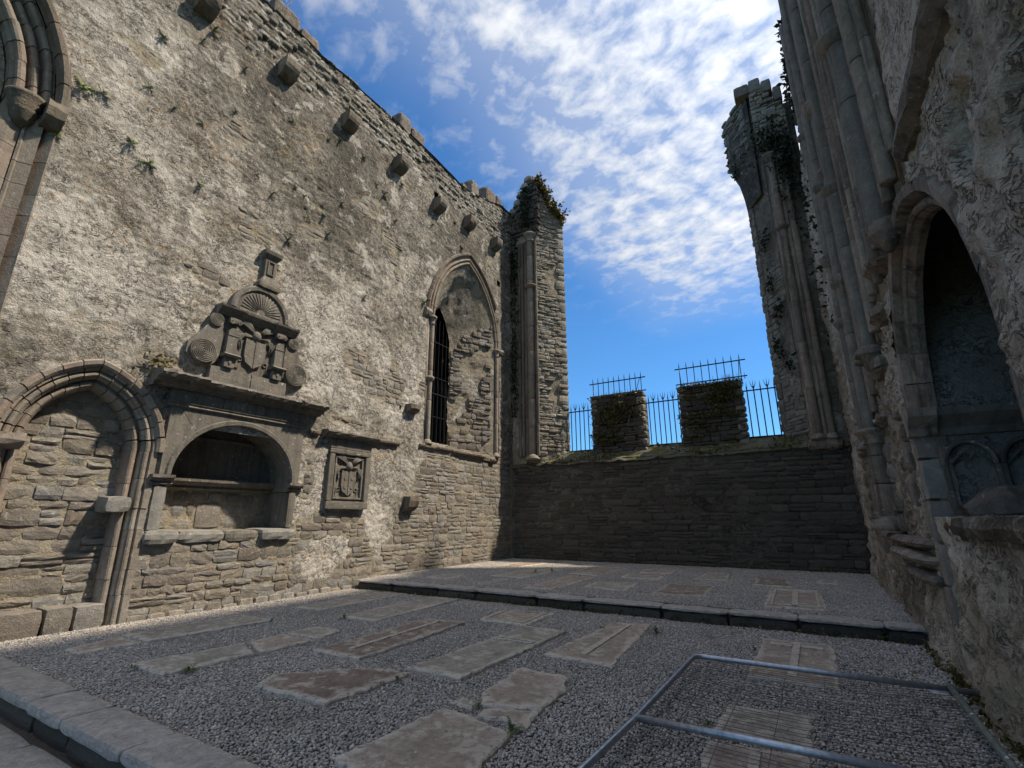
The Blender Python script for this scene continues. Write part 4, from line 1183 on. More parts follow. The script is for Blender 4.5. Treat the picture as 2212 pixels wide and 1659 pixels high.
pl = thing('window_jamb_pier', 'sunlit broken window jamb with column shafts, at the far left corner', 'pier', (-8.7, 16.3, 3.7))
LP = 1.36
TOPF = lambda u: np.interp(u, [-9.9, -9.6, -9.3, -9.0, -8.85, -8.6], [14.7, 15.3, 15.8, 16.4, 16.6, 16.3])
pier_face('wall_face', BW, -9.85, -8.58, 3.4, 16.8, TOPF, 'plaster_dim', pl, 91)
TOPS = lambda u: np.interp(u, [0, .3, .8, 1.36], [16.3, 15.9, 15.0, 14.4])
pier_face('splayed_face', PL, 0, LP, 3.4, 16.8, TOPS, 'plaster', pl, 95)
core = MB().loft([[(-9.9, 16.34, z), (-8.66, 16.34, z), (-7.86, 17.4, z), (-8.6, 18.3, z), (-9.9, 18.3, z)] for z in (3.4, 14.3)]).build('pier_core', 'plaster_dim', pl)
MB().loft([[(-9.9, 16.34, 14.3), (-8.7, 16.34, 14.3), (-8.5, 16.6, 14.3), (-8.4, 18.2, 14.3), (-9.9, 18.2, 14.3)], [(-9.3, 16.36, 15.9), (-8.7, 16.36, 16.1), (-8.6, 16.6, 15.9), (-8.6, 17.6, 15.7), (-9.3, 17.6, 15.7)]]).build('pier_head', 'plaster_dim', pl)
lay(PL, courses(.02, LP-.22, 3.7, 15.6, (.1, .2), (.2, .52), lambda u, v: v < float(TOPS(u))-.1 and vnoise(np.array([u*1.5]), np.array([v*.6]), 3)[0] > .2 and not (abs(u-.62) < .2 and abs(v-12.4) < .14), .02, .35, 52), 'stone_pier', pl, 230, .13, proud=.005, jit=.025)
z = 3.9
i = 0
while z < 14.3:
    h = random.uniform(.22, .5); l = .3 if i % 2 else .42
    block('quoin', 'stone_pier', pl, PL, LP-l, LP+.03, z, z+h-.012, -.2, .02+random.uniform(-.012, .012), .015, (3, 3, 2))
    z += h; i += 1
mq = MB(); q = [PL(u, v, w) for w in (-.35, .03) for u, v in ((.46, 12.28), (.78, 12.32), (.76, 12.52), (.48, 12.5))]
mq.add(q, [(0, 1, 2, 3)]).build('putlog_hole', 'void', pl)
for zz, uu in ((15.0, -9.75), (15.35, -9.5), (15.75, -9.3), (16.1, -9.12), (16.4, -8.95)):
    block('coping_stone', 'stone_pier', pl, BW, uu-.2, uu+.22, zz-.2, zz+.17, -.5, .06, .03, (4, 3, 3))
lay(BW, courses(-9.75, -8.4, 13.6, 16.3, (.1, .2), (.18, .42), lambda u, v: v < float(TOPF(u))-.15, .02, .2, 58), 'stone_dark', pl, 90, .18, proud=.05, jit=.05)
shaft(pl, BW, -8.85, .05, .15, 3.95, 13.5, 'sandstone', 9, rings=(11.0,), cap=.4, base=.2, n=14)
for u, w, r in ((-9.08, .02, .075), (-9.25, -.0, .06), (-9.42, -.02, .07), (-8.62, .0, .07)):
    shaft(pl, BW, u, w, r, 3.9, 13.2, 'sandstone_old', 7, n=8)

pr = thing('window_jamb_pier', 'shaded ivy-grown window jamb leaning out at its top, right of the railings', 'pier', (0.4, 16.3, 3.7))
RP = math.hypot(.72, 1.1)
TOPR = lambda u: np.interp(u, [-.6, .2, .5, .8, 1.15], [16.6, 16.6, 16.3, 15.6, 15.0])
pier_face('wall_face', BW, .2, 1.12, 3.4, 16.8, TOPR, 'plaster_damp', pr, 111)
TOPQ = lambda u: np.interp(u, [0, .5, 1.0, RP], [16.6, 16.6, 16.4, 15.7])


def disp_pr(u, v):
    return .05*fbm(u, v, 1.3, 4, 115)+.025*fbm(u, v, 6, 3, 118)-.04


wall_grid('splayed_face', PR, 0, RP, 3.4, 16.8, .05, disp_pr, 'plaster_damp', pr, TOPQ, (),
          lambda u, v: {'stone': sm(fbm(u, v, .6, 3, 121), .05, .2)*.6, 'rub': np.zeros_like(u), 'pale': .55+.45*fbm(u, v, .35, 3, 125)})
MB().loft([[(.3, 16.34, z), (-.44, 17.44, z), (-.44, 17.75, z), (1.3, 17.75, z), (1.3, 16.34, z)] for z in (3.4, 15.4)]).build('pier_core', 'plaster_damp', pr)
# springing of the lost window arch, jutting out over the opening
secs = []
for zz, ov in ((12.2, .0), (13.0, .08), (13.6, .2), (13.9, .34), (14.2, .46), (14.8, .42), (15.4, .36), (16.0, .3), (16.5, .12)):
    ov *= .75
    secs.append([(.0, 16.36, zz), (-.5-ov, 17.3-ov*.25, zz+random.uniform(-.05, .05)), (-.5-ov, 17.7, zz), (.4, 17.75, zz)])
MB().loft(secs).build('arch_springing', 'plaster_damp', pr)
lay(Fr((-.12, 16.5), (-.75, .95), (-.95, -.75)), courses(0, 1.35, 14.2, 16.4, (.1, .2), (.2, .45), lambda u, v: True, .02, .2, 61), 'stone', pr, 90, .2, proud=.04, jit=.05)
lay(PR, courses(RP-.3, RP+.02, 4.2, 13.4, (.16, .34), (.2, .36), lambda u, v: True, .02, .1, 63), 'stone', pr, 60, .14, proud=.015)
lay(PR, courses(.0, RP-.3, 4.0, 9.5, (.1, .2), (.2, .5), lambda u, v: vnoise(np.array([u*1.2]), np.array([v*.8]), 8)[0] > .5, .02, .2, 66), 'stone', pr, 110, .12, proud=.0)
lay(BW, courses(.1, 1.1, 13.9, 16.3, (.1, .2), (.2, .45), lambda u, v: v < float(TOPR(u))-.1, .02, .2, 65), 'stone_pier', pr, 70, .2, proud=.08, jit=.05)
for u0, u1, z0, z1 in ((-.35, .16, 16.2, 16.62), (.13, .52, 16.15, 16.7), (.5, .84, 16.0, 16.48), (.82, 1.1, 15.5, 16.05)):
    block('coping_stone', 'stone', pr, BW, u0, u1, z0, z1, -.6, .08, .012, (4, 3, 3))
for u, w, r, zt in ((.42, .08, .12, 13.4), (.6, .04, .07, 13.2), (.75, .06, .1, 13.2), (.3, .0, .06, 13.2)):
    shaft(pr, BW, u, w, r, 3.9, zt, 'sandstone_dim', 7, rings=(10.6,) if r > .11 else (), cap=.3 if r > .09 else None, base=.16, n=12)
block('corbel_block', 'sandstone_dim', pr, BW, .12, .98, 3.45, 3.78, -.1, .2, .03, (6, 3, 3))


# ------------------------------------------------------------------ railings in the window
def railing(label, x0, x1, n, forks, z0=4.08, zr=5.68, y=17.3):
    t = thing('iron_railing', label, 'railing', ((x0+x1)/2, y, z0), 'spiked railings closing the window gaps')
    for i in range(n):
        x = x0+(x1-x0)*(i+.5)/n
        fork = i in forks; top = zr+(.36 if fork else .3)
        MB().tube([(x, y, z0), (x, y, zr+.1)], .019, 6).build('bar', 'iron', t)
        MB().tube([(x, y, zr+.1), (x, y, zr+.16), (x, y, top+.02)], .024, 5, .002).build('spike', 'iron', t)
        if fork:
            for s in (-1, 1):
                MB().tube([(x, y, zr+.06), (x+s*.045, y, zr+.14), (x+s*.075, y, zr+.24), (x+s*.09, y, zr+.33)], .018, 5, .003).build('prong', 'iron', t)
    MB().box(Fr((0, y), (1, 0), (0, -1)), x0-.02, x1+.02, zr-.02, zr+.02, -.012, .012).build('rail', 'iron', t)
    MB().box(Fr((0, y), (1, 0), (0, -1)), x0-.02, x1+.02, z0+.04, z0+.07, -.012, .012).build('rail', 'iron', t)
    return t


railing('spiked iron railing in the window gap beside the sunlit jamb', -7.8, -6.72, 6, (1, 3))
railing('spiked iron railing in the gap between the two mossy stubs', -4.7, -3.48, 7, (1, 3, 5))
railing('spiked iron railing in the gap beside the shaded ivy-grown jamb', -1.44, -.42, 5, (1, 3))


def top_rail(label, x0, x1, n, y=17.05, z0=6.08, zr=6.62, tilt=0.0):
    t = thing('iron_railing', label, 'railing', ((x0+x1)/2, y, z0), 'spiked panels on the stubs')
    for i in range(n):
        x = x0+(x1-x0)*(i+.5)/n
        MB().tube([(x, y, z0-.1), (x+tilt, y, zr+.06)], .014, 5).build('bar', 'iron', t)
        MB().tube([(x+tilt, y, zr+.06), (x+tilt, y, zr+.24)], .018, 5, .002).build('spike', 'iron', t)
        if i % 2 == 0:
            MB().tube([(x+.1, y, z0-.06), (x+.1, y, z0+.2)], .013, 5, .002).build('low_spike', 'iron', t)
    for z in (z0+.04, zr):
        MB().box(Fr((0, y), (1, 0), (0, -1)), x0-.04, x1+.06, z-.018, z+.018, -.014, .014).build('rail', 'iron', t)
    for xa, xb, zb in ((x0+.12, x0+.22, z0-1.1 if n > 9 else z0-.3), (x1-.14, x1-.62 if n > 9 else x1-.2, z0-1.25 if n > 9 else z0-.35)):
        MB().tube([(xa, y-.02, zr), (xb, 16.74, zb)], .013, 5).build('stay', 'post', t)


top_rail('spiked iron panel propped on top of the mossy stub with the small hole', -6.74, -4.66, 10)
top_rail('spiked iron panel standing on the higher-railed mossy stub to the right', -3.5, -1.3, 9, z0=6.1, zr=6.7)


# ------------------------------------------------------------------ the shaded wall
rw = thing('shaded_wall', 'tall eroded wall in deep shade with column shafts, right of the gravel', 'wall', (1.1, 8, 0))
A_NI = (5.23, 1.36, 2.68, 1.5)
RTX = [-2.5, 9.4, 10.0, 10.6, 11.2, 11.9, 12.3, 16.3]
RTY = [17.8, 17.6, 12.9, 12.7, 12.2, 11.6, 11.2, 11.0]


def disp_right(u, v):
    w = .08*fbm(u, v, .45, 3, 131)+.07*fbm(u, v*.8, 2.0, 4, 132)+.06*fbm(u, v, 5.5, 4, 133)+.02*fbm(u, v, 17, 2, 134)
    w = w-.12*sm(fbm(u, v*.7, 1.1, 4, 135), .3, .55)
    smooth = sm(v, 4.5, 4.8)*sm(u, 6.6, 6.2)*sm(u, 3.0, 3.6)
    w = w*(1-.6*smooth)
    batter = .1*sm(v, 1.4, 0.0)
    hole = -.3*sm(.34-np.hypot((u-3.45)/.75, (v-3.85)/1.0), 0, .12)
    sh = sm(v, 3.9, 4.4)*sm(u, 4.7, 5.0)*sm(u, 11.3, 11.0)
    return (w+batter+hole)*(1-.75*sh)-.07*sh


wall_grid('wall_face', RW, -2.5, 16.5, -.3, 17.9, .036, disp_right, 'plaster_dim', rw,
          lambda u: np.interp(u, RTX, RTY)+.25*(TAB[np.floor(u/.4).astype(int) % 256, 33]-.5), [in_arch(A_NI, .25, 1.62)],
          lambda u, v: {'stone': sm(fbm(u, v, .8, 3, 141), .1, .3)*.6, 'rub': np.zeros_like(u), 'pale': np.clip(.5+.5*fbm(u, v, .4, 3, 143)+.4*sm(v, 4.0, 5.0)*sm(u, 11.5, 10.5)*sm(u, 3.2, 4.4)+.04*sm(v, 2.0, 1.4)*sm(u, 7.5, 6.5), 0, 1)})
mb = MB(); us = np.linspace(-2.5, 16.25, 60); tp = np.interp(us, RTX, RTY)
for a, b, ta, tb_ in zip(us[:-1], us[1:], tp[:-1], tp[1:]):
    mb.add([RW(a, ta-.15, -.05), RW(b, tb_-.15, -.05), RW(b, tb_-.15, -1.9), RW(a, ta-.15, -1.9), RW(a, -.5, -1.9), RW(b, -.5, -1.9)], [(0, 1, 2, 3), (3, 2, 5, 4)])
mb.add([RW(-2.5, -.5, -.05), RW(-2.5, 17.7, -.05), RW(-2.5, 17.7, -1.9), RW(-2.5, -.5, -1.9)], [(0, 1, 2, 3)])
mb.add([RW(16.25, -.5, -.05), RW(16.25, 10.8, -.05), RW(16.25, 10.8, -1.9), RW(16.25, -.5, -1.9)], [(0, 1, 2, 3)])
mb.build('wall_core', 'plaster_dim', rw)
# broken ends of the wall head seen against the sky
for y, z in ((10.15, 12.95), (10.4, 12.6), (11.0, 12.35), (11.75, 11.75), (11.95, 11.4)):
    block('broken_stone', 'stone_dark', rw, RW, y, y+.5, z-.25, z+.12, -.3, .12, .04, (4, 3, 3))


def wshaft(label_unused, y, w, r, z0, z1, rings=(), cap=None, base=None, drums=8, n=12):
    shaft(rw, RW, y, w, r, z0, z1, 'shaft_grey' if r > .08 else 'sandstone_dim', drums, rings, cap, base, n)


wshaft('', 5.62, .1, .125, 4.45, 17.4, (6.9,), drums=9, n=18)
MB().lathe(RW, 5.62, .08, [(.03, 4.16), (.08, 4.24), (.15, 4.34), (.16, 4.38), (.14, 4.41), (.15, 4.45), (.12, 4.5)], 16).build('corbel', 'sandstone_dim', rw, True)
for y, w, r, z0 in ((5.28, .04, .06, 4.5), (5.08, .05, .075, 4.6), (4.9, .0, .05, 4.8), (5.92, .03, .045, 4.6), (6.2, .05, .055, 4.5), (6.4, .02, .045, 4.5), (6.75, .03, .05, 4.3), (7.1, .05, .06, 4.3), (7.35, .03, .045, 4.3)):
    wshaft('', y, w+.02, r, z0, 17.4, drums=10, n=8)
for y, w, r, z0, rings in ((7.7, .05, .07, 4.0, ()), (8.0, .12, .1, 3.9, (6.5,)), (8.35, .1, .1, 3.9, (7.05, 8.25)), (8.65, .03, .06, 3.6, ()), (8.95, .05, .07, 3.4, ()),
                           (9.3, .05, .06, 3.2, ()), (9.65, .12, .09, 3.0, (5.6, 7.6)), (9.9, .06, .06, 3.0, ()), (10.2, .05, .07, 2.9, ()), (10.6, .12, .09, 2.9, (5.2, 6.5, 9.5)), (10.9, .05, .06, 2.9, ())):
    wshaft('', y, w, r, z0, 12.6 if y > 9.8 else 16.5, rings, cap=None, base=.14 if r > .08 else None, drums=8, n=10)
for y, z, s in ((8.35, 8.4, .17), (8.0, 3.85, .15), (9.65, 5.7, .15), (10.6, 6.6, .15)):
    MB().lathe(RW, y, .1, [(s*.6, z-.3), (s*.75, z-.2), (s*1.1, z-.08), (s*1.15, z), (s*.9, z+.04), (s*.5, z+.05)], 14).build('capital', 'sandstone_dim', rw, True)
# string courses under the plaster panel
MB().extr(RW, [(-.05, 4.42), (.05, 4.44), (.12, 4.5), (.13, 4.56), (-.05, 4.62)], 2.0, 4.55, 12, .015).build('string_course', 'sandstone_dim', rw)
MB().extr(RW, [(-.05, 4.38), (.08, 4.4), (.16, 4.48), (.16, 4.54), (-.05, 4.6)], 6.25, 6.85, 4, .015).build('string_course', 'sandstone_dim', rw)
for y0, y1, z0, z1, w in ((6.75, 7.3, 3.9, 4.1, .16), (7.7, 8.4, 3.45, 3.72, .16), (8.6, 9.3, 2.95, 3.1, .12)):
    block('broken_corbel', 'sandstone_dim', rw, RW, y0, y1, z0, z1, -.1, w, .035, (5, 3, 3))
# seat ledges
for y0, y1, z0, z1, w in ((7.0, 10.9, 1.26, 1.38, .2), (6.95, 9.4, 1.1, 1.22, .24), (6.9, 8.3, .9, 1.02, .2)):
    block('ledge', 'sandstone_dim', rw, RW, y0, y1, z0, z1, -.1, w, .02, (10, 2, 4))
shaft(rw, RW, 9.45, .1, .15, 1.62, 2.95, 'sandstone_dim', 3, (), .24, .2, 14)
shaft(rw, RW, 10.9, .08, .1, 1.7, 2.75, 'sandstone_dim', 2, (), .2, .12, 12)
for y, z0, z1 in ((7.3, 1.4, 2.9), (10.0, 1.4, 2.9), (11.6, .2, 3.6), (12.6, .2, 3.6), (9.0, 1.4, 2.7)):
    zz = z0
    while zz < z1:
        h = random.uniform(.25, .45)
        block('buttress_stone', 'sandstone_dim', rw, RW, y, y+.22, zz, min(zz+h, z1)-.01, -.1, .09+random.uniform(-.02, .02), .02, (3, 3, 2))
        zz += h
# wind-gnawed putlog holes as near-black plates, painted for their shaded depth
for y, z in ((2.9, 5.4), (3.9, 5.2)):
    MB().box(RW, y, y+.22, z, z+.26, -.06, -.045).build('putlog_hole', 'void', rw)

nc = thing('tomb_recess', 'dark arched tomb recess with blind panels, in the shaded wall', 'recess', RW(5.23, 1.6, 0))
arch_ring(nc, RW, A_NI, [(0, -.18), (0, -.12), (.03, -.07)]+roll(.075, -.07, .04, 5)+[(.13, -.1), (.15, -.02), (.18, .04), (.27, .05), (.3, .0), (.3, -.18)], 7, 'sandstone_dim', 1.62, 3, jit=.003, gap=.004)
for i in range(6):
    block('jamb_stone', 'sandstone', nc, RW, 6.6, 6.86, .1+i*.42, .515+i*.42, -.2, .07+.01*(i % 2), .008, (3, 3, 2))
NF = Fr((1.1, 6.62), (1, 0), (0, -1))            # far side of the recess, square to the wall
MB().box(NF, .12, 2.6, 1.3, 3.792, -.15, .0).build('side_panel', 'plaster_shade', nc)
MB().box(NF, .1, 2.6, 3.8, 5.6, -.15, -.012).build('side_panel', 'plaster_shade', nc)
MB().box(NF, 2.5, 2.7, 1.3, 5.6, .0, 3.2).build('back_wall', 'plaster_shade', nc)
MB().box(Fr((1.1, 3.75), (1, 0), (0, -1)), .1, 2.6, 1.3, 5.6, .0, .15).build('side_panel', 'plaster_shade', nc)
MB().box(NF, .25, 2.7, 5.3, 5.5, -.1, 3.2).build('ceiling', 'plaster_shade', nc)
MB().box(NF, .0, 2.6, 1.4, 1.6, -.0, 2.9).build('shelf', 'plaster_dim', nc)
block('shelf_edge', 'plaster_dim', nc, RW, 3.8, 6.6, 1.42, 1.615, -.12, .035, .02, (12, 2, 2))
MB().extr(NF, [(-.05, 2.42), (.04, 2.43), (.06, 2.5), (.11, 2.55), (.17, 2.62), (.18, 2.69), (-.05, 2.71)], .0, 2.5, 8, .004).build('cornice', 'limestone', nc)
MB().extr(NF, [(-.05, 2.42), (.08, 2.43), (.1, 2.5), (.16, 2.55), (.24, 2.62), (.25, 2.7), (-.05, 2.72)], -.12, .12, 2, .006).build('impost', 'sandstone_dim', nc)
for c in (.32, .76, 1.2):
    secs = []
    for i in range(15):
        t = math.pi*i/14
        secs.append([NF(c+.2*math.cos(t)*q, 2.12+.24*math.sin(t)*q, w) for q, w in ((.86, .0), (.9, .06), (1.02, .07), (1.1, .0))])
    MB().loft(secs).build('blind_arch', 'limestone', nc)
    for q in (-1, 1):
        MB().box(NF, c+q*.2-.018, c+q*.2+.018, 1.6, 2.115, -.01, .06).build('blind_jamb', 'limestone', nc)
    MB().tube([NF(c-.16, 2.12, .02), NF(c-.05, 2.24, .04), NF(c, 2.16, .04), NF(c+.05, 2.24, .04), NF(c+.16, 2.12, .02)], .014, 5).build('tracery', 'limestone', nc)

# effigy on the shelf, feet towards the viewer's side of the wall
n1, n2 = 56, 20
secs = np.zeros((n1, n2, 3))
for i in range(n1):
    t = i/(n1-1); x = 1.2+1.25*t
    hgt = .1+.16*sm(np.array(t), 0, .25)+.05*math.exp(-((t-.42)/.06)**2)+.03*math.sin(t*9)
    wd = .2+.1*float(sm(np.array(t), 0, .3))
    for j in range(n2):
        q = math.pi*j/(n2-1)
        fold = 1+.05*math.sin(j*2.1+t*5)+.025*math.sin(t*60+j)
        secs[i, j] = x, 6.28-wd*math.cos(q)*fold, 1.605+float(hgt)*max(.02, math.sin(q))**.6*fold
I = np.arange(n1*n2).reshape(n1, n2)
Q = np.stack([I[:-1, :-1], I[:-1, 1:], I[1:, 1:], I[1:, :-1]], -1).reshape(-1, 4)
cap = np.array([[I[0, j], I[0, j+1], I[0, n2-2-j], I[0, n2-1-j]] for j in range(n2//2-1)])
ef = mesh_np('effigy', secs.reshape(-1, 3), np.concatenate([Q, cap]), 'sandstone_old', None, False)
tag(ef, 'weathered pale stone effigy lying in the dark tomb recess', 'effigy')

# unseen wall added behind the shaded wall to keep sun off the floor
blocker = MB(); ch = Fr((2.6, 0), (0, 1), (-1, 0))
blocker.prism(ch, [(-3, -.5), (20, -.5), (20, 20.9), (17, 21.0), (3, 20.9), (-3, 20.9)], -4.0, .0)
tag(blocker.build('sun_block_wall', 'plaster_dim'), kind='structure')


# ------------------------------------------------------------------ grave slabs
def slab(label, poly, z, mat, thick=.09, bands=(), crack=None, jit=.013):
    c = np.mean(np.array(poly), 0); pts = []
    n = len(poly)
    for i in range(n):
        a = np.array(poly[i]); b = np.array(poly[(i+1) % n]); m = max(2, int(np.linalg.norm(b-a)/.09))
        for k in range(m):
            p = a+(b-a)*k/m; q = jit*(1.5 if k else 1)
            pts.append(p+np.array([random.uniform(-q, q), random.uniform(-q, q)]))
    m = len(pts); V = []; E = []
    tx, ty = random.uniform(-.008, .008), random.uniform(-.006, .006)
    size = max(np.ptp([p[0] for p in poly]), np.ptp([p[1] for p in poly]))
    def zz(p): return z+tx*(p[0]-c[0])+ty*(p[1]-c[1])
    rings = [(0.0, -thick, 1), (0.0, -.016, 1), (.014, -.002, 1), (.05, .003, .8), (.13, .0, .0)]
    for ins, dz, e in rings:
        for p in pts:
            d = c-p; L = np.linalg.norm(d); q = p+d/L*min(ins, L*.6)
            V.append((q[0], q[1], zz(q)+dz+random.uniform(-.005, .004))); E.append(e*random.uniform(.6, 1))
    F = []
    for r in range(len(rings)-1):
        for i in range(m):
            F.append((r*m+i, r*m+(i+1) % m, (r+1)*m+(i+1) % m, (r+1)*m+i))
    V.append((c[0], c[1], zz(c)+.001)); E.append(0)
    for i in range(m):
        F.append(((len(rings)-1)*m+i, (len(rings)-1)*m+(i+1) % m, len(V)-1))
    o = mesh_obj('grave_slab', V, F, mat, None, False, {'edge': E})
    tag(o, label, 'grave slab', 'grave slabs set in the gravel')
    for kind in bands:
        a, b, cc, d = [np.array(p) for p in poly[:4]]
        P = lambda s, t: (a*(1-s)+b*s)*(1-t)+(d*(1-s)+cc*s)*t
        if kind == 'stem': rects = [(.45, .55, .1, .92)]
        elif kind == 'cross': rects = [(.45, .55, .08, .94), (.14, .44, .8, .87), (.56, .86, .8, .87)]
        elif kind == 'border': rects = [(.09, .13, .08, .92), (.87, .91, .08, .92), (.14, .86, .88, .92), (.14, .86, .08, .12)]
        elif kind == 'bar': rects = [(.08, .92, .62, .64), (.08, .92, .66, .68)]
        else: rects = []
        for s0, s1, t0, t1 in rects:
            qs = [P(s0, t0), P(s1, t0), P(s1, t1), P(s0, t1)]
            vs = [(q[0], q[1], zz(q)-.01) for q in qs]+[(q[0], q[1], zz(q)+.014) for q in qs]
            mesh_obj('carved_band', vs, [(4, 5, 6, 7), (0, 1, 5, 4), (1, 2, 6, 5), (2, 3, 7, 6), (3, 0, 4, 7)], mat, o, attrs={'edge': [.8]*8})
    return o


B_, G_, K_ = 'slab_brown', 'slab_grey', 'slab_pink'
SL = [
    ('long dark brown grave slab with a carved stem, middle of the lower gravel', [(-5.57, 4.43), (-4.78, 4.45), (-4.94, 6.72), (-5.66, 6.6)], .055, B_, ('stem',)),
    ('long grey grave slab with a grooved head panel, right of the dark brown slab', [(-4.04, 4.46), (-3.32, 4.48), (-3.29, 6.94), (-3.98, 6.97)], .055, G_, ('bar',)),
    ('pinkish grave slab with a raised central stem, weed at its far right corner', [(-3.05, 5.75), (-2.18, 5.71), (-2.39, 8.11), (-2.93, 7.93)], .04, K_, ('stem',)),
    ('broad reddish-brown slab strewn with pebbles, nearest left of the broken slab', [(-4.92, 3.25), (-3.92, 3.29), (-3.89, 4.34), (-4.38, 4.28), (-4.73, 3.96), (-5.08, 3.55)], .055, B_, ()),
    ('wide mottled pinkish slab cut off by the bottom edge of the picture', [(-3.04, 2.67), (-2.48, 2.5), (-2.05, 2.6), (-2.2, 3.61), (-2.65, 3.73), (-2.97, 3.75)], .055, K_, ('disc',)),
    ('upper piece of the broken slab in the near middle, with a raised stem', [(-2.72, 3.95), (-2.24, 4.16), (-2.25, 4.67), (-2.42, 5.08), (-2.98, 5.09), (-2.89, 4.23)], .055, K_, ()),
    ('small lower fragment broken off the slab in the near middle', [(-2.61, 3.75), (-2.41, 3.81), (-2.17, 3.76), (-2.23, 4.13), (-2.68, 3.92)], .05, K_, ()),
    ('tiny slab chip left of the broken slab', [(-3.08, 3.94), (-2.78, 3.91), (-2.86, 4.09), (-3.0, 4.08)], .035, G_, ()),
    ('short pale pitted slab just in front of the step', [(-4.91, 7.06), (-4.04, 7.07), (-4.09, 8.19), (-5.03, 7.94)], .045, K_, ('border',)),
    ('long pale grey slab with weeds at its near corner, left of the step middle', [(-7.12, 6.12), (-6.29, 6.13), (-6.45, 8.55), (-7.12, 8.44)], .045, G_, ()),
    ('long low grey slab close to the plastered wall, ending at the step', [(-8.58, 6.32), (-7.94, 6.36), (-8.03, 8.7), (-8.75, 8.41)], .03, G_, ()),
    ('short low slab leading up to the long slab under the tomb', [(-8.35, 2.87), (-7.97, 2.9), (-7.95, 3.54), (-8.6, 3.54)], .04, K_, ()),
    ('long flaking slab lying below the arched tomb', [(-8.6, 3.58), (-7.9, 3.6), (-7.74, 5.31), (-8.63, 5.3)], .055, G_, ()),
    ('near part of the cracked slab on the left, weeds at its corner', [(-6.83, 2.97), (-6.1, 2.98), (-6.06, 3.95), (-6.65, 4.18)], .055, G_, ()),
    ('middle part of the cracked slab on the left', [(-6.64, 4.24), (-6.03, 4.02), (-6.0, 4.76), (-6.71, 4.74)], .055, K_, ()),
    ('far ragged part of the cracked slab on the left', [(-6.74, 4.79), (-6.0, 4.86), (-6.18, 5.34), (-6.66, 5.34)], .055, G_, ()),
    ('slab carved with a cross, cracked across, partly under the fallen barrier tube', [(-.84, 6.08), (-.02, 6.1), (-.03, 8.02), (-.83, 7.99)], .04, K_, ('cross',)),
    ('slab lying under the wire mesh of the fallen barrier', [(-.9, 4.43), (-.25, 4.45), (-.25, 5.26), (-.91, 5.12)], .035, G_, ()),
    ('slab under the mesh cut off by the bottom edge, right of the barrier tube', [(-.9, 3.3), (-.22, 3.4), (-.27, 4.38), (-.9, 4.3)], .035, K_, ('stem',)),
    ('small dark slab on the terrace just behind the step, middle', [(-4.4, 10.16), (-3.45, 9.99), (-3.54, 11.3), (-4.46, 11.12)], .235, G_, ()),
    ('reddish slab on the terrace behind the step, right of middle', [(-2.92, 9.9), (-1.94, 10.1), (-2.02, 11.69), (-2.99, 11.62)], .225, B_, ()),
    ('narrow dark slab half way back on the terrace', [(-4.29, 12.18), (-3.35, 12.12), (-3.39, 12.9), (-4.37, 13.0)], .235, G_, ()),
    ('short slab on the terrace near the dark end wall, middle', [(-4.19, 13.44), (-3.35, 13.58), (-3.48, 14.5), (-4.33, 14.55)], .235, K_, ()),
    ('greenish slab on the terrace near the end wall, below the right stub', [(-2.67, 12.7), (-1.95, 12.85), (-2.1, 14.53), (-2.66, 14.6)], .235, G_, ()),
    ('brown slab on the terrace near the shaded far right corner', [(-1.33, 12.24), (-.6, 12.2), (-.72, 13.63), (-1.42, 14.0)], .235, B_, ()),
    ('large slab with a dark sunk panel on the terrace at the right', [(-.91, 9.45), (-.04, 9.5), (-.1, 11.93), (-.98, 11.84)], .235, K_, ('cross', 'border')),
    ('long ridged slab at the back of the terrace, left of middle', [(-5.76, 12.35), (-4.9, 12.25), (-4.87, 14.53), (-5.96, 14.52)], .235, K_, ('border',)),
    ('pale weathered slab on the terrace above the step, left of middle', [(-5.43, 9.41), (-4.8, 9.49), (-4.82, 11.87), (-5.54, 12.0)], .23, K_, ()),
    ('small pale slab on the terrace close to the step, near the plastered wall', [(-8.48, 9.86), (-7.71, 9.65), (-7.88, 10.68), (-8.48, 10.69)], .235, G_, ()),
    ('grey slab on the terrace with green weeds growing on it', [(-7.23, 10.9), (-6.27, 10.9), (-6.32, 13.19), (-7.26, 12.96)], .235, G_, ()),
    ('slab at the back left of the terrace, nearest the sunlit jamb', [(-8.46, 13.26), (-7.82, 13.28), (-7.63, 14.84), (-8.69, 14.89)], .235, B_, ()),
    ('thin sunken strip of slab between the two left terrace slabs', [(-6.77, 9.6), (-6.49, 9.49), (-6.48, 10.57), (-6.77, 10.62)], .22, K_, ()),
    ('small dark slab at the far right of the terrace, nearest the shaded wall', [(-.18, 13.33), (.23, 13.3), (.26, 14.19), (-.11, 14.06)], .23, G_, ()),
]
for lab, poly, z, mt, bands in SL:
    so_ = slab(lab, poly, z-.01, mt, bands=bands)
    if 'disc' in bands:
        for (x, y) in ((-2.62, 3.2), (-2.4, 3.05), (-2.75, 3.0), (-2.5, 2.85), (-2.3, 3.3), (-2.8, 3.4)):
            MB().lathe(Fr((0, 0), (1, 0), (0, 1)), x, y, [(.1, .025), (.098, .043), (.085, .045), (.07, .0415), (.001, .0415)], 14, .03).build('carved_ring', K_, so_)


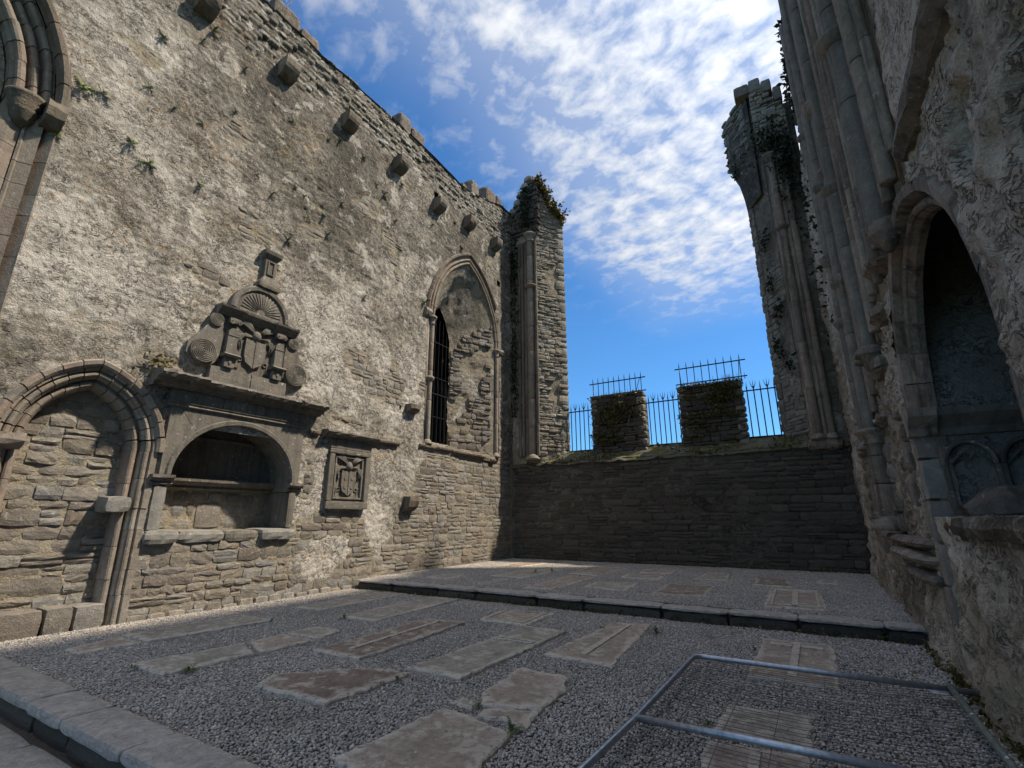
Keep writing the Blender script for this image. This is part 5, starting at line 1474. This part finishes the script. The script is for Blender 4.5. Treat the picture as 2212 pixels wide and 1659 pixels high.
# ------------------------------------------------------------------ fallen barrier
br = thing('fallen_barrier', 'galvanised mesh barrier panel lying flat on the gravel, bottom right', 'barrier', (-.3, 5, 0))
zt = .13; r = .026
arc = [(-1.36+.1-.1*math.cos(a), 6.07+.1*math.sin(a), zt) for a in [i*math.pi/12 for i in range(7)]]
MB().tube([(-1.46, 2.4, zt), (-1.42, 3.4, zt), (-1.39, 4.13, zt), (-1.365, 5.9, zt)]+arc+[(-.3, 6.172, zt), (1.0, 6.18, zt)], r, 10).build('frame_tube', 'galv', br, True)
MB().tube([(-1.385, 4.13, zt), (-.4, 4.145, zt), (.85, 4.15, zt)], r, 10).build('cross_tube', 'galv', br, True)
MB().tube([(.81, 6.17, zt+.03), (.81, 4.5, zt+.02), (.8, 2.6, zt)], .025, 10).build('end_post', 'post', br, True)
for y in (5.35, 4.55):
    MB().tube([(.81, y, zt+.025), (.81, y+.03, zt+.025)], .0275, 10).build('sleeve', 'galv', br, True)
mesh_obj('clamp_plate', [(.62, 6.16, zt-.01), (.83, 6.16, zt-.01), (.83, 6.11, zt-.035), (.68, 6.12, zt-.035), (.62, 6.16, zt-.016), (.83, 6.16, zt-.016), (.83, 6.11, zt-.041), (.68, 6.12, zt-.041)], [(0, 1, 2, 3), (4, 7, 6, 5), (0, 3, 7, 4), (3, 2, 6, 7)], 'galv', br)
y = 6.12
while y > 2.5:
    if abs(y-4.14) > .03:
        sag = random.uniform(-.006, .004)
        MB().tube([(-1.36, y, zt), (-.9, y, zt-.03+sag), (-.3, y, zt-.045+sag), (.3, y, zt-.03+sag), (.8, y, zt)], .0018, 4).build('wire', 'wire', br)
    y -= .07
for i in range(7):
    x = -1.12+.325*i
    if x < .75:
        MB().tube([(x, 2.5, zt-.005), (x, 3.5, zt-.035), (x, 4.14, zt-.024), (x, 5.1, zt-.045), (x, 6.16, zt-.01)], .003, 4).build('wire', 'wire', br)


# ------------------------------------------------------------------ plants
def tuft_mesh(seed, fronds, L, flat=.4):
    R = random.Random(seed); V = []; F = []; rn = []
    for f in range(fronds):
        a = R.uniform(0, 6.28); el = R.uniform(.1, 1.3); l = L*R.uniform(.5, 1.1)
        d = Vector((math.cos(a)*math.cos(el), math.sin(a)*math.cos(el), math.sin(el))); side = Vector((-math.sin(a), math.cos(a), 0))
        rr = R.random(); p = Vector((R.uniform(-.02, .02), R.uniform(-.02, .02), 0)); n = 7
        for k in range(n):
            q = p+d*l/n; d = (d+Vector((0, 0, -.16))).normalized()
            wd = l*.2*math.sin(math.pi*(k+.8)/(n+.9))
            for s in (-1, 1):
                b = len(V); V += [tuple(p), tuple(p+side*s*wd+d*l*.05), tuple(q)]; F.append((b, b+1, b+2)); rn += [min(1, max(0, rr+R.uniform(-.2, .2)))]*3
            p = q
    return V, F, rn


TUFTS = []
for i in range(5):
    V, F, rn = tuft_mesh(300+i, 16, .22)
    me = bpy.data.meshes.new('fern'); me.from_pydata(V, [], F); at = me.attributes.new('rnd', 'FLOAT', 'POINT'); at.data.foreach_set('value', rn); me.materials.append(M['fern']); TUFTS.append(me)


def fern(label, loc, s, group=None, name='fern', tilt=None, cat='fern'):
    o = bpy.data.objects.new(name, random.choice(TUFTS)); COL.objects.link(o)
    o.location = loc; o.scale = (s, s, s*.9); o.rotation_euler = (0, tilt or 0, random.uniform(0, 6.28)) if tilt is None else (0, tilt, 0)
    tag(o, label, cat, group)


WF = [((1.85, 8.82), 1.5, 'large fern tuft beside the big window capital, nearest to it'), ((2.12, 8.95), 1.4, 'fern tuft just right of the one at the big window capital'), ((2.74, 9.65), .9, 'fern tuft high between the big window and the corbels'),
      ((2.68, 8.32), 1.0, 'upper of two bright ferns in a crack, right of the big window'), ((3.0, 8.1), 1.35, 'lower, larger of two bright ferns in a crack, right of the big window'), ((1.72, 7.72), .8, 'small fern under the stop of the big window hood'),
      ((3.9, 8.2), .8, None), ((5.36, 8.93), .8, None), ((3.18, 9.52), .6, None), ((3.7, 9.58), .6, None), ((4.98, 9.22), .6, None), ((4.28, 10.36), .7, None), ((2.76, 10.91), .9, None), ((3.4, 11.5), .7, None),
      ((5.92, 9.49), .6, None), ((6.18, 9.4), .6, None), ((7.25, 9.85), .8, None), ((6.34, 8.89), .9, None), ((6.77, 9.17), .8, None), ((5.9, 8.02), 1.1, 'fern above the finial of the armorial monument'), ((6.95, 8.74), .9, None),
      ((6.66, 11.45), .9, None), ((7.0, 11.72), 1.0, None), ((7.86, 11.78), .9, None), ((8.72, 11.11), 1.0, None), ((9.42, 11.9), .9, None), ((9.28, 10.5), .8, None), ((10.92, 11.28), 1.0, None), ((8.41, 11.22), .7, None), ((11.36, 11.9), .7, None),
      ((8.33, 7.55), .8, 'lone fern half way between finial and pointed window'), ((5.42, 7.46), .7, 'little fern on the top of the carved finial'), ((5.72, 7.22), .8, 'little fern at the right side of the carved finial'),
      ((10.75, 8.3), 1.4, 'fern at the left springing of the pointed window'), ((12.6, 11.25), 1.3, 'grassy tuft on the hood of the pointed window'), ((4.3, 11.6), .8, None), ((5.6, 11.2), .8, None), ((12.2, 12.1), .8, None), ((14.2, 11.9), .8, None), ((3.55, 11.95), 1.2, 'tuft growing under the highest corbel in the picture'),
      ((6.45, 5.5), .5, 'small fern at the right end of the upper cornice'), ((15.1, 9.3), .8, None), ((13.6, 12.9), .7, None), ((7.5, 13.0), .8, None)]
def fern_label(y, z):
    band = 'just below the corbels' if z > 10.8 else 'in the upper middle of the wall' if z > 9.3 else 'at the level of the big window capital'
    peers = sorted(q[0][0] for q in WF if q[2] is None and (('just below the corbels' if q[0][1] > 10.8 else 'in the upper middle of the wall' if q[0][1] > 9.3 else 'at the level of the big window capital') == band))
    k = peers.index(y)+1
    return 'small fern tuft %s, %s from the left' % (band, ('first', 'second', 'third', 'fourth', 'fifth', 'sixth', 'seventh', 'eighth', 'ninth', 'tenth', 'eleventh', 'twelfth', 'thirteenth', 'fourteenth', 'fifteenth', 'sixteenth', 'seventeenth', 'eighteenth', 'nineteenth', 'twentieth')[k-1])


for (y, z), s, lab in WF:
    p = LW(y, z, float(disp_left(np.array([y]), np.array([z]))[0])+.01)
    fern(lab or fern_label(y, z), p, s*.72, 'small ferns on the sunlit wall' if lab is None else None, tilt=.7)
gw = [((-6.65, 2.92), .7, 'small weed at the near corner of the cracked slab'), ((-6.04, 3.21), 1.0, 'bright weed beside the cracked slab on the left'), ((-7.76, 5.3), .7, 'weed at the far end of the slab below the tomb'), ((-6.95, 6.06), .9, 'weed at the corner of the long pale grey slab'), ((-6.45, 6.74), .5, 'tiny weed on the joint of the long pale grey slab'),
      ((-2.21, 7.64), 1.25, 'bright leafy weed beside the pinkish slab near the step'), ((-2.75, 3.97), .6, 'weed in the gap between the broken slab and the chip'), ((-2.24, 3.68), .9, 'weed under the broken corner of the near middle slab'), ((-3.87, 4.13), .6, 'weed at the end of the reddish-brown slab'), ((-.86, 7.2), .6, 'weed at the edge of the cross slab'), ((-.95, 4.55), .6, 'yellowing weed left of the slab under the mesh'), ((-2.96, 7.44), .6, 'small weed on the left edge of the pinkish slab')]
for (x, y), s, lab in gw:
    fern(lab, (x, y, .03), s*.55, name='weed', cat='weed')
for (x, y), s, lab in (((-6.5, 11.9), 1.1, 'larger green weed on the terrace slab'), ((-6.24, 12.37), .9, 'smaller green weed on the terrace slab, behind the larger'), ((-5.1, 11.59), .6, 'tiny weed on the pale terrace slab')):
    fern(lab, (x, y, .25), s*.6, name='weed', cat='weed')


def cloud(n, fn, seed):
    R = random.Random(seed); out = []
    while len(out) < n:
        p = fn(R)
        if p is not None: out.append(p)
    return out


# shrub on the head of the sunlit jamb
def shr(R):
    t = R.random(); u = .05+1.32*t; z = float(TOPS(u))+R.gauss(.05, .11); w = R.gauss(-.1, .2)
    return PL(u+R.gauss(0, .05), z, w)


tag(leaves('shrub', cloud(2600, shr, 5), .085, 'shrub', None, 5), 'golden-green shrub growing over the head of the sunlit window jamb', 'shrub')
tag(leaves('ivy', cloud(320, lambda R: BW(R.gauss(-9.0, .14), R.uniform(13.9, 15.9), .1+abs(R.gauss(0, .08))), 6), .08, 'ivy', None, 6), 'dark ivy in the broken head above the sunlit column shafts', 'ivy')
tag(leaves('ivy', cloud(900, lambda R: BW(R.gauss(-9.62, .1), 5.5+R.random()*8 if R.random() < .8 else R.gauss(12, .8), .04+abs(R.gauss(0, .05))) if True else None, 7), .07, 'ivy', None, 7), 'sparse ivy climbing the corner behind the sunlit column shafts', 'ivy')
# ivy over the shaded jamb


def ivy_r(R):
    k = R.random()
    if k < .55: u, z = R.gauss(.8, .2), R.gauss(13.2, .6)
    elif k < .85: u, z = R.gauss(.4, .35), R.gauss(14.0, .45)
    else: u, z = R.gauss(.9, .12), R.gauss(12.2, .7)
    if u > 1.12: return None
    return BW(u, z, .12+abs(R.gauss(0, .09)))


tag(leaves('ivy', cloud(1300, ivy_r, 8), .07, 'ivy', None, 8), 'dense dark ivy over the head and shafts of the shaded window jamb', 'ivy')


def ivy_e(R):
    c = R.choice(IV); return PR(c[0]+R.gauss(0, .1), c[1]+R.gauss(0, .2), .06+abs(R.gauss(0, .05)))


IV = [(.5, 10.6), (.55, 9.0), (.35, 8.0), (.7, 6.8), (.3, 6.2)]
tag(leaves('ivy', cloud(320, ivy_e, 9), .075, 'ivy', None, 9), 'scattered ivy sprigs on the splayed face of the shaded jamb', 'ivy')
tag(leaves('ivy', cloud(220, lambda R: (-.62+R.gauss(0, .1), 17.2+R.gauss(0, .1), R.uniform(13.7, 14.6)), 10), .07, 'ivy', None, 10), 'ivy hanging from the jutting springer of the shaded jamb', 'ivy')
tag(leaves('ivy', cloud(400, lambda R: RW(R.uniform(10.6, 12.4), R.uniform(11.2, 12.9), .05+abs(R.gauss(0, .06))), 11), .09, 'ivy', None, 11), 'ivy fringe on the broken end of the shaded wall, against the sky', 'ivy')
tag(leaves('ivy', cloud(120, lambda R: RW(R.uniform(12.5, 15.8), R.uniform(6, 11.2), .05+abs(R.gauss(0, .05))), 13), .1, 'ivy', None, 13), 'ivy on the far end of the shaded wall beside the jamb', 'ivy')
tag(leaves('moss_clump', cloud(160, lambda R: LW(R.gauss(3.8, .12), 4.33+R.gauss(0, .08), .05+abs(R.gauss(0, .05))), 12), .035, 'moss', None, 12), 'mossy dry clump at the left end of the tomb cornice', 'plant')  # small clump of moss, built from loose leaf faces


def grass_tuft(label, base, n, h, seed, spread=.12):
    R = random.Random(seed); V = []; F = []; rn = []
    for i in range(n):
        b = Vector(base)+Vector((R.gauss(0, spread), R.gauss(0, spread), 0)); t = b+Vector((R.gauss(0, .06), R.gauss(0, .06), h*R.uniform(.5, 1.2))); k = len(V)
        s = Vector((R.uniform(-1, 1), R.uniform(-1, 1), 0)).normalized()*.006
        V += [tuple(b-s), tuple(b+s), tuple(t)]; F.append((k, k+1, k+2)); rn += [R.random()]*3
    tag(mesh_obj('dry_grass', V, F, 'drygrass', attrs={'rnd': rn}), label, 'grass')


grass_tuft('dry grass on the wall head at the nearest battlement stump', LW(4.75, 14.35, -.1), 120, .3, 1, .2)
grass_tuft('dry grass on the wall head beside the sunlit jamb', LW(15.5, 14.75, -.1), 90, .25, 2, .15)
for i, (x, z0) in enumerate(((-6.2, 6.0), (-5.6, 6.02), (-2.9, 6.0), (-1.8, 6.05))):
    grass_tuft(('grass tuft on the left half of the mossy stub with the hole', 'grass tuft on the right half of the mossy stub with the hole', 'grass tuft on the left half of the right mossy stub', 'grass tuft on the right half of the right mossy stub')[i], (x, 17.0, z0), 60, .22, 20+i, .12)

# stray pebbles kicked onto the slabs
vs = []; fs = []; rn = []
R = random.Random(77)
for lab, poly, z, mt, bands in SL[:22]:
    for i in range(R.randrange(5, 18)):
        ws = [R.random() for _ in poly]; t = sum(ws); p = sum(np.array(poly[k])*ws[k]/t for k in range(len(poly)))
        p = p+np.array([R.gauss(0, .1), R.gauss(0, .3)]); r = R.uniform(.008, .016)
        k0 = len(vs)
        vs += [(p[0]+r*1.2, p[1], z-.012), (p[0], p[1]+r, z-.012), (p[0]-r*1.1, p[1], z-.012), (p[0], p[1]-r, z-.012), (p[0], p[1], z-.012+r*.9), (p[0], p[1], z-.02)]
        fs += [(k0, k0+1, k0+4), (k0+1, k0+2, k0+4), (k0+2, k0+3, k0+4), (k0+3, k0, k0+4), (k0+1, k0, k0+5), (k0+2, k0+1, k0+5), (k0+3, k0+2, k0+5), (k0, k0+3, k0+5)]
        rn += [R.random()]*6
tag(mesh_obj('stray_pebbles', vs, fs, 'pebble', None, True, {'rnd': rn}), 'stray pebbles lying on the grave slabs', 'gravel', kind='stuff')

# fallen leaves and moss along the foot of the walls
R = random.Random(91)
P = []
for i in range(420):
    k = R.random()
    if k < .35: P.append((R.uniform(-9.5, .9), R.uniform(15.6, 16.1), .225))
    elif k < .6: P.append((R.uniform(-9.3, .9), R.uniform(8.45, 8.68), .02))
    elif k < .8: P.append((.95-abs(R.gauss(0, .25)), R.uniform(3.5, 8.5), .03))
    else: P.append((R.uniform(-9.3, .8), R.uniform(2.5, 8.5), .03))
tag(leaves('fallen_leaves', P, .028, 'drygrass', None, 91, 1.5), 'dead leaves scattered on the gravel', 'leaves', kind='stuff')
P = [(1.02-abs(R.gauss(0, .04)), R.uniform(3.5, 8.6), .02+abs(R.gauss(0, .05))) for i in range(900)]+[(R.uniform(-9.6, .9), 16.1-abs(R.gauss(0, .04)), .22+abs(R.gauss(0, .05))) for i in range(900)]+[(R.uniform(-9.4, .9), 8.74-abs(R.gauss(0, .02)), .02+abs(R.gauss(0, .03))) for i in range(700)]
tag(leaves('moss_strip', P, .03, 'moss', None, 92), 'moss and grass along the foot of the step and walls', 'moss', kind='stuff')
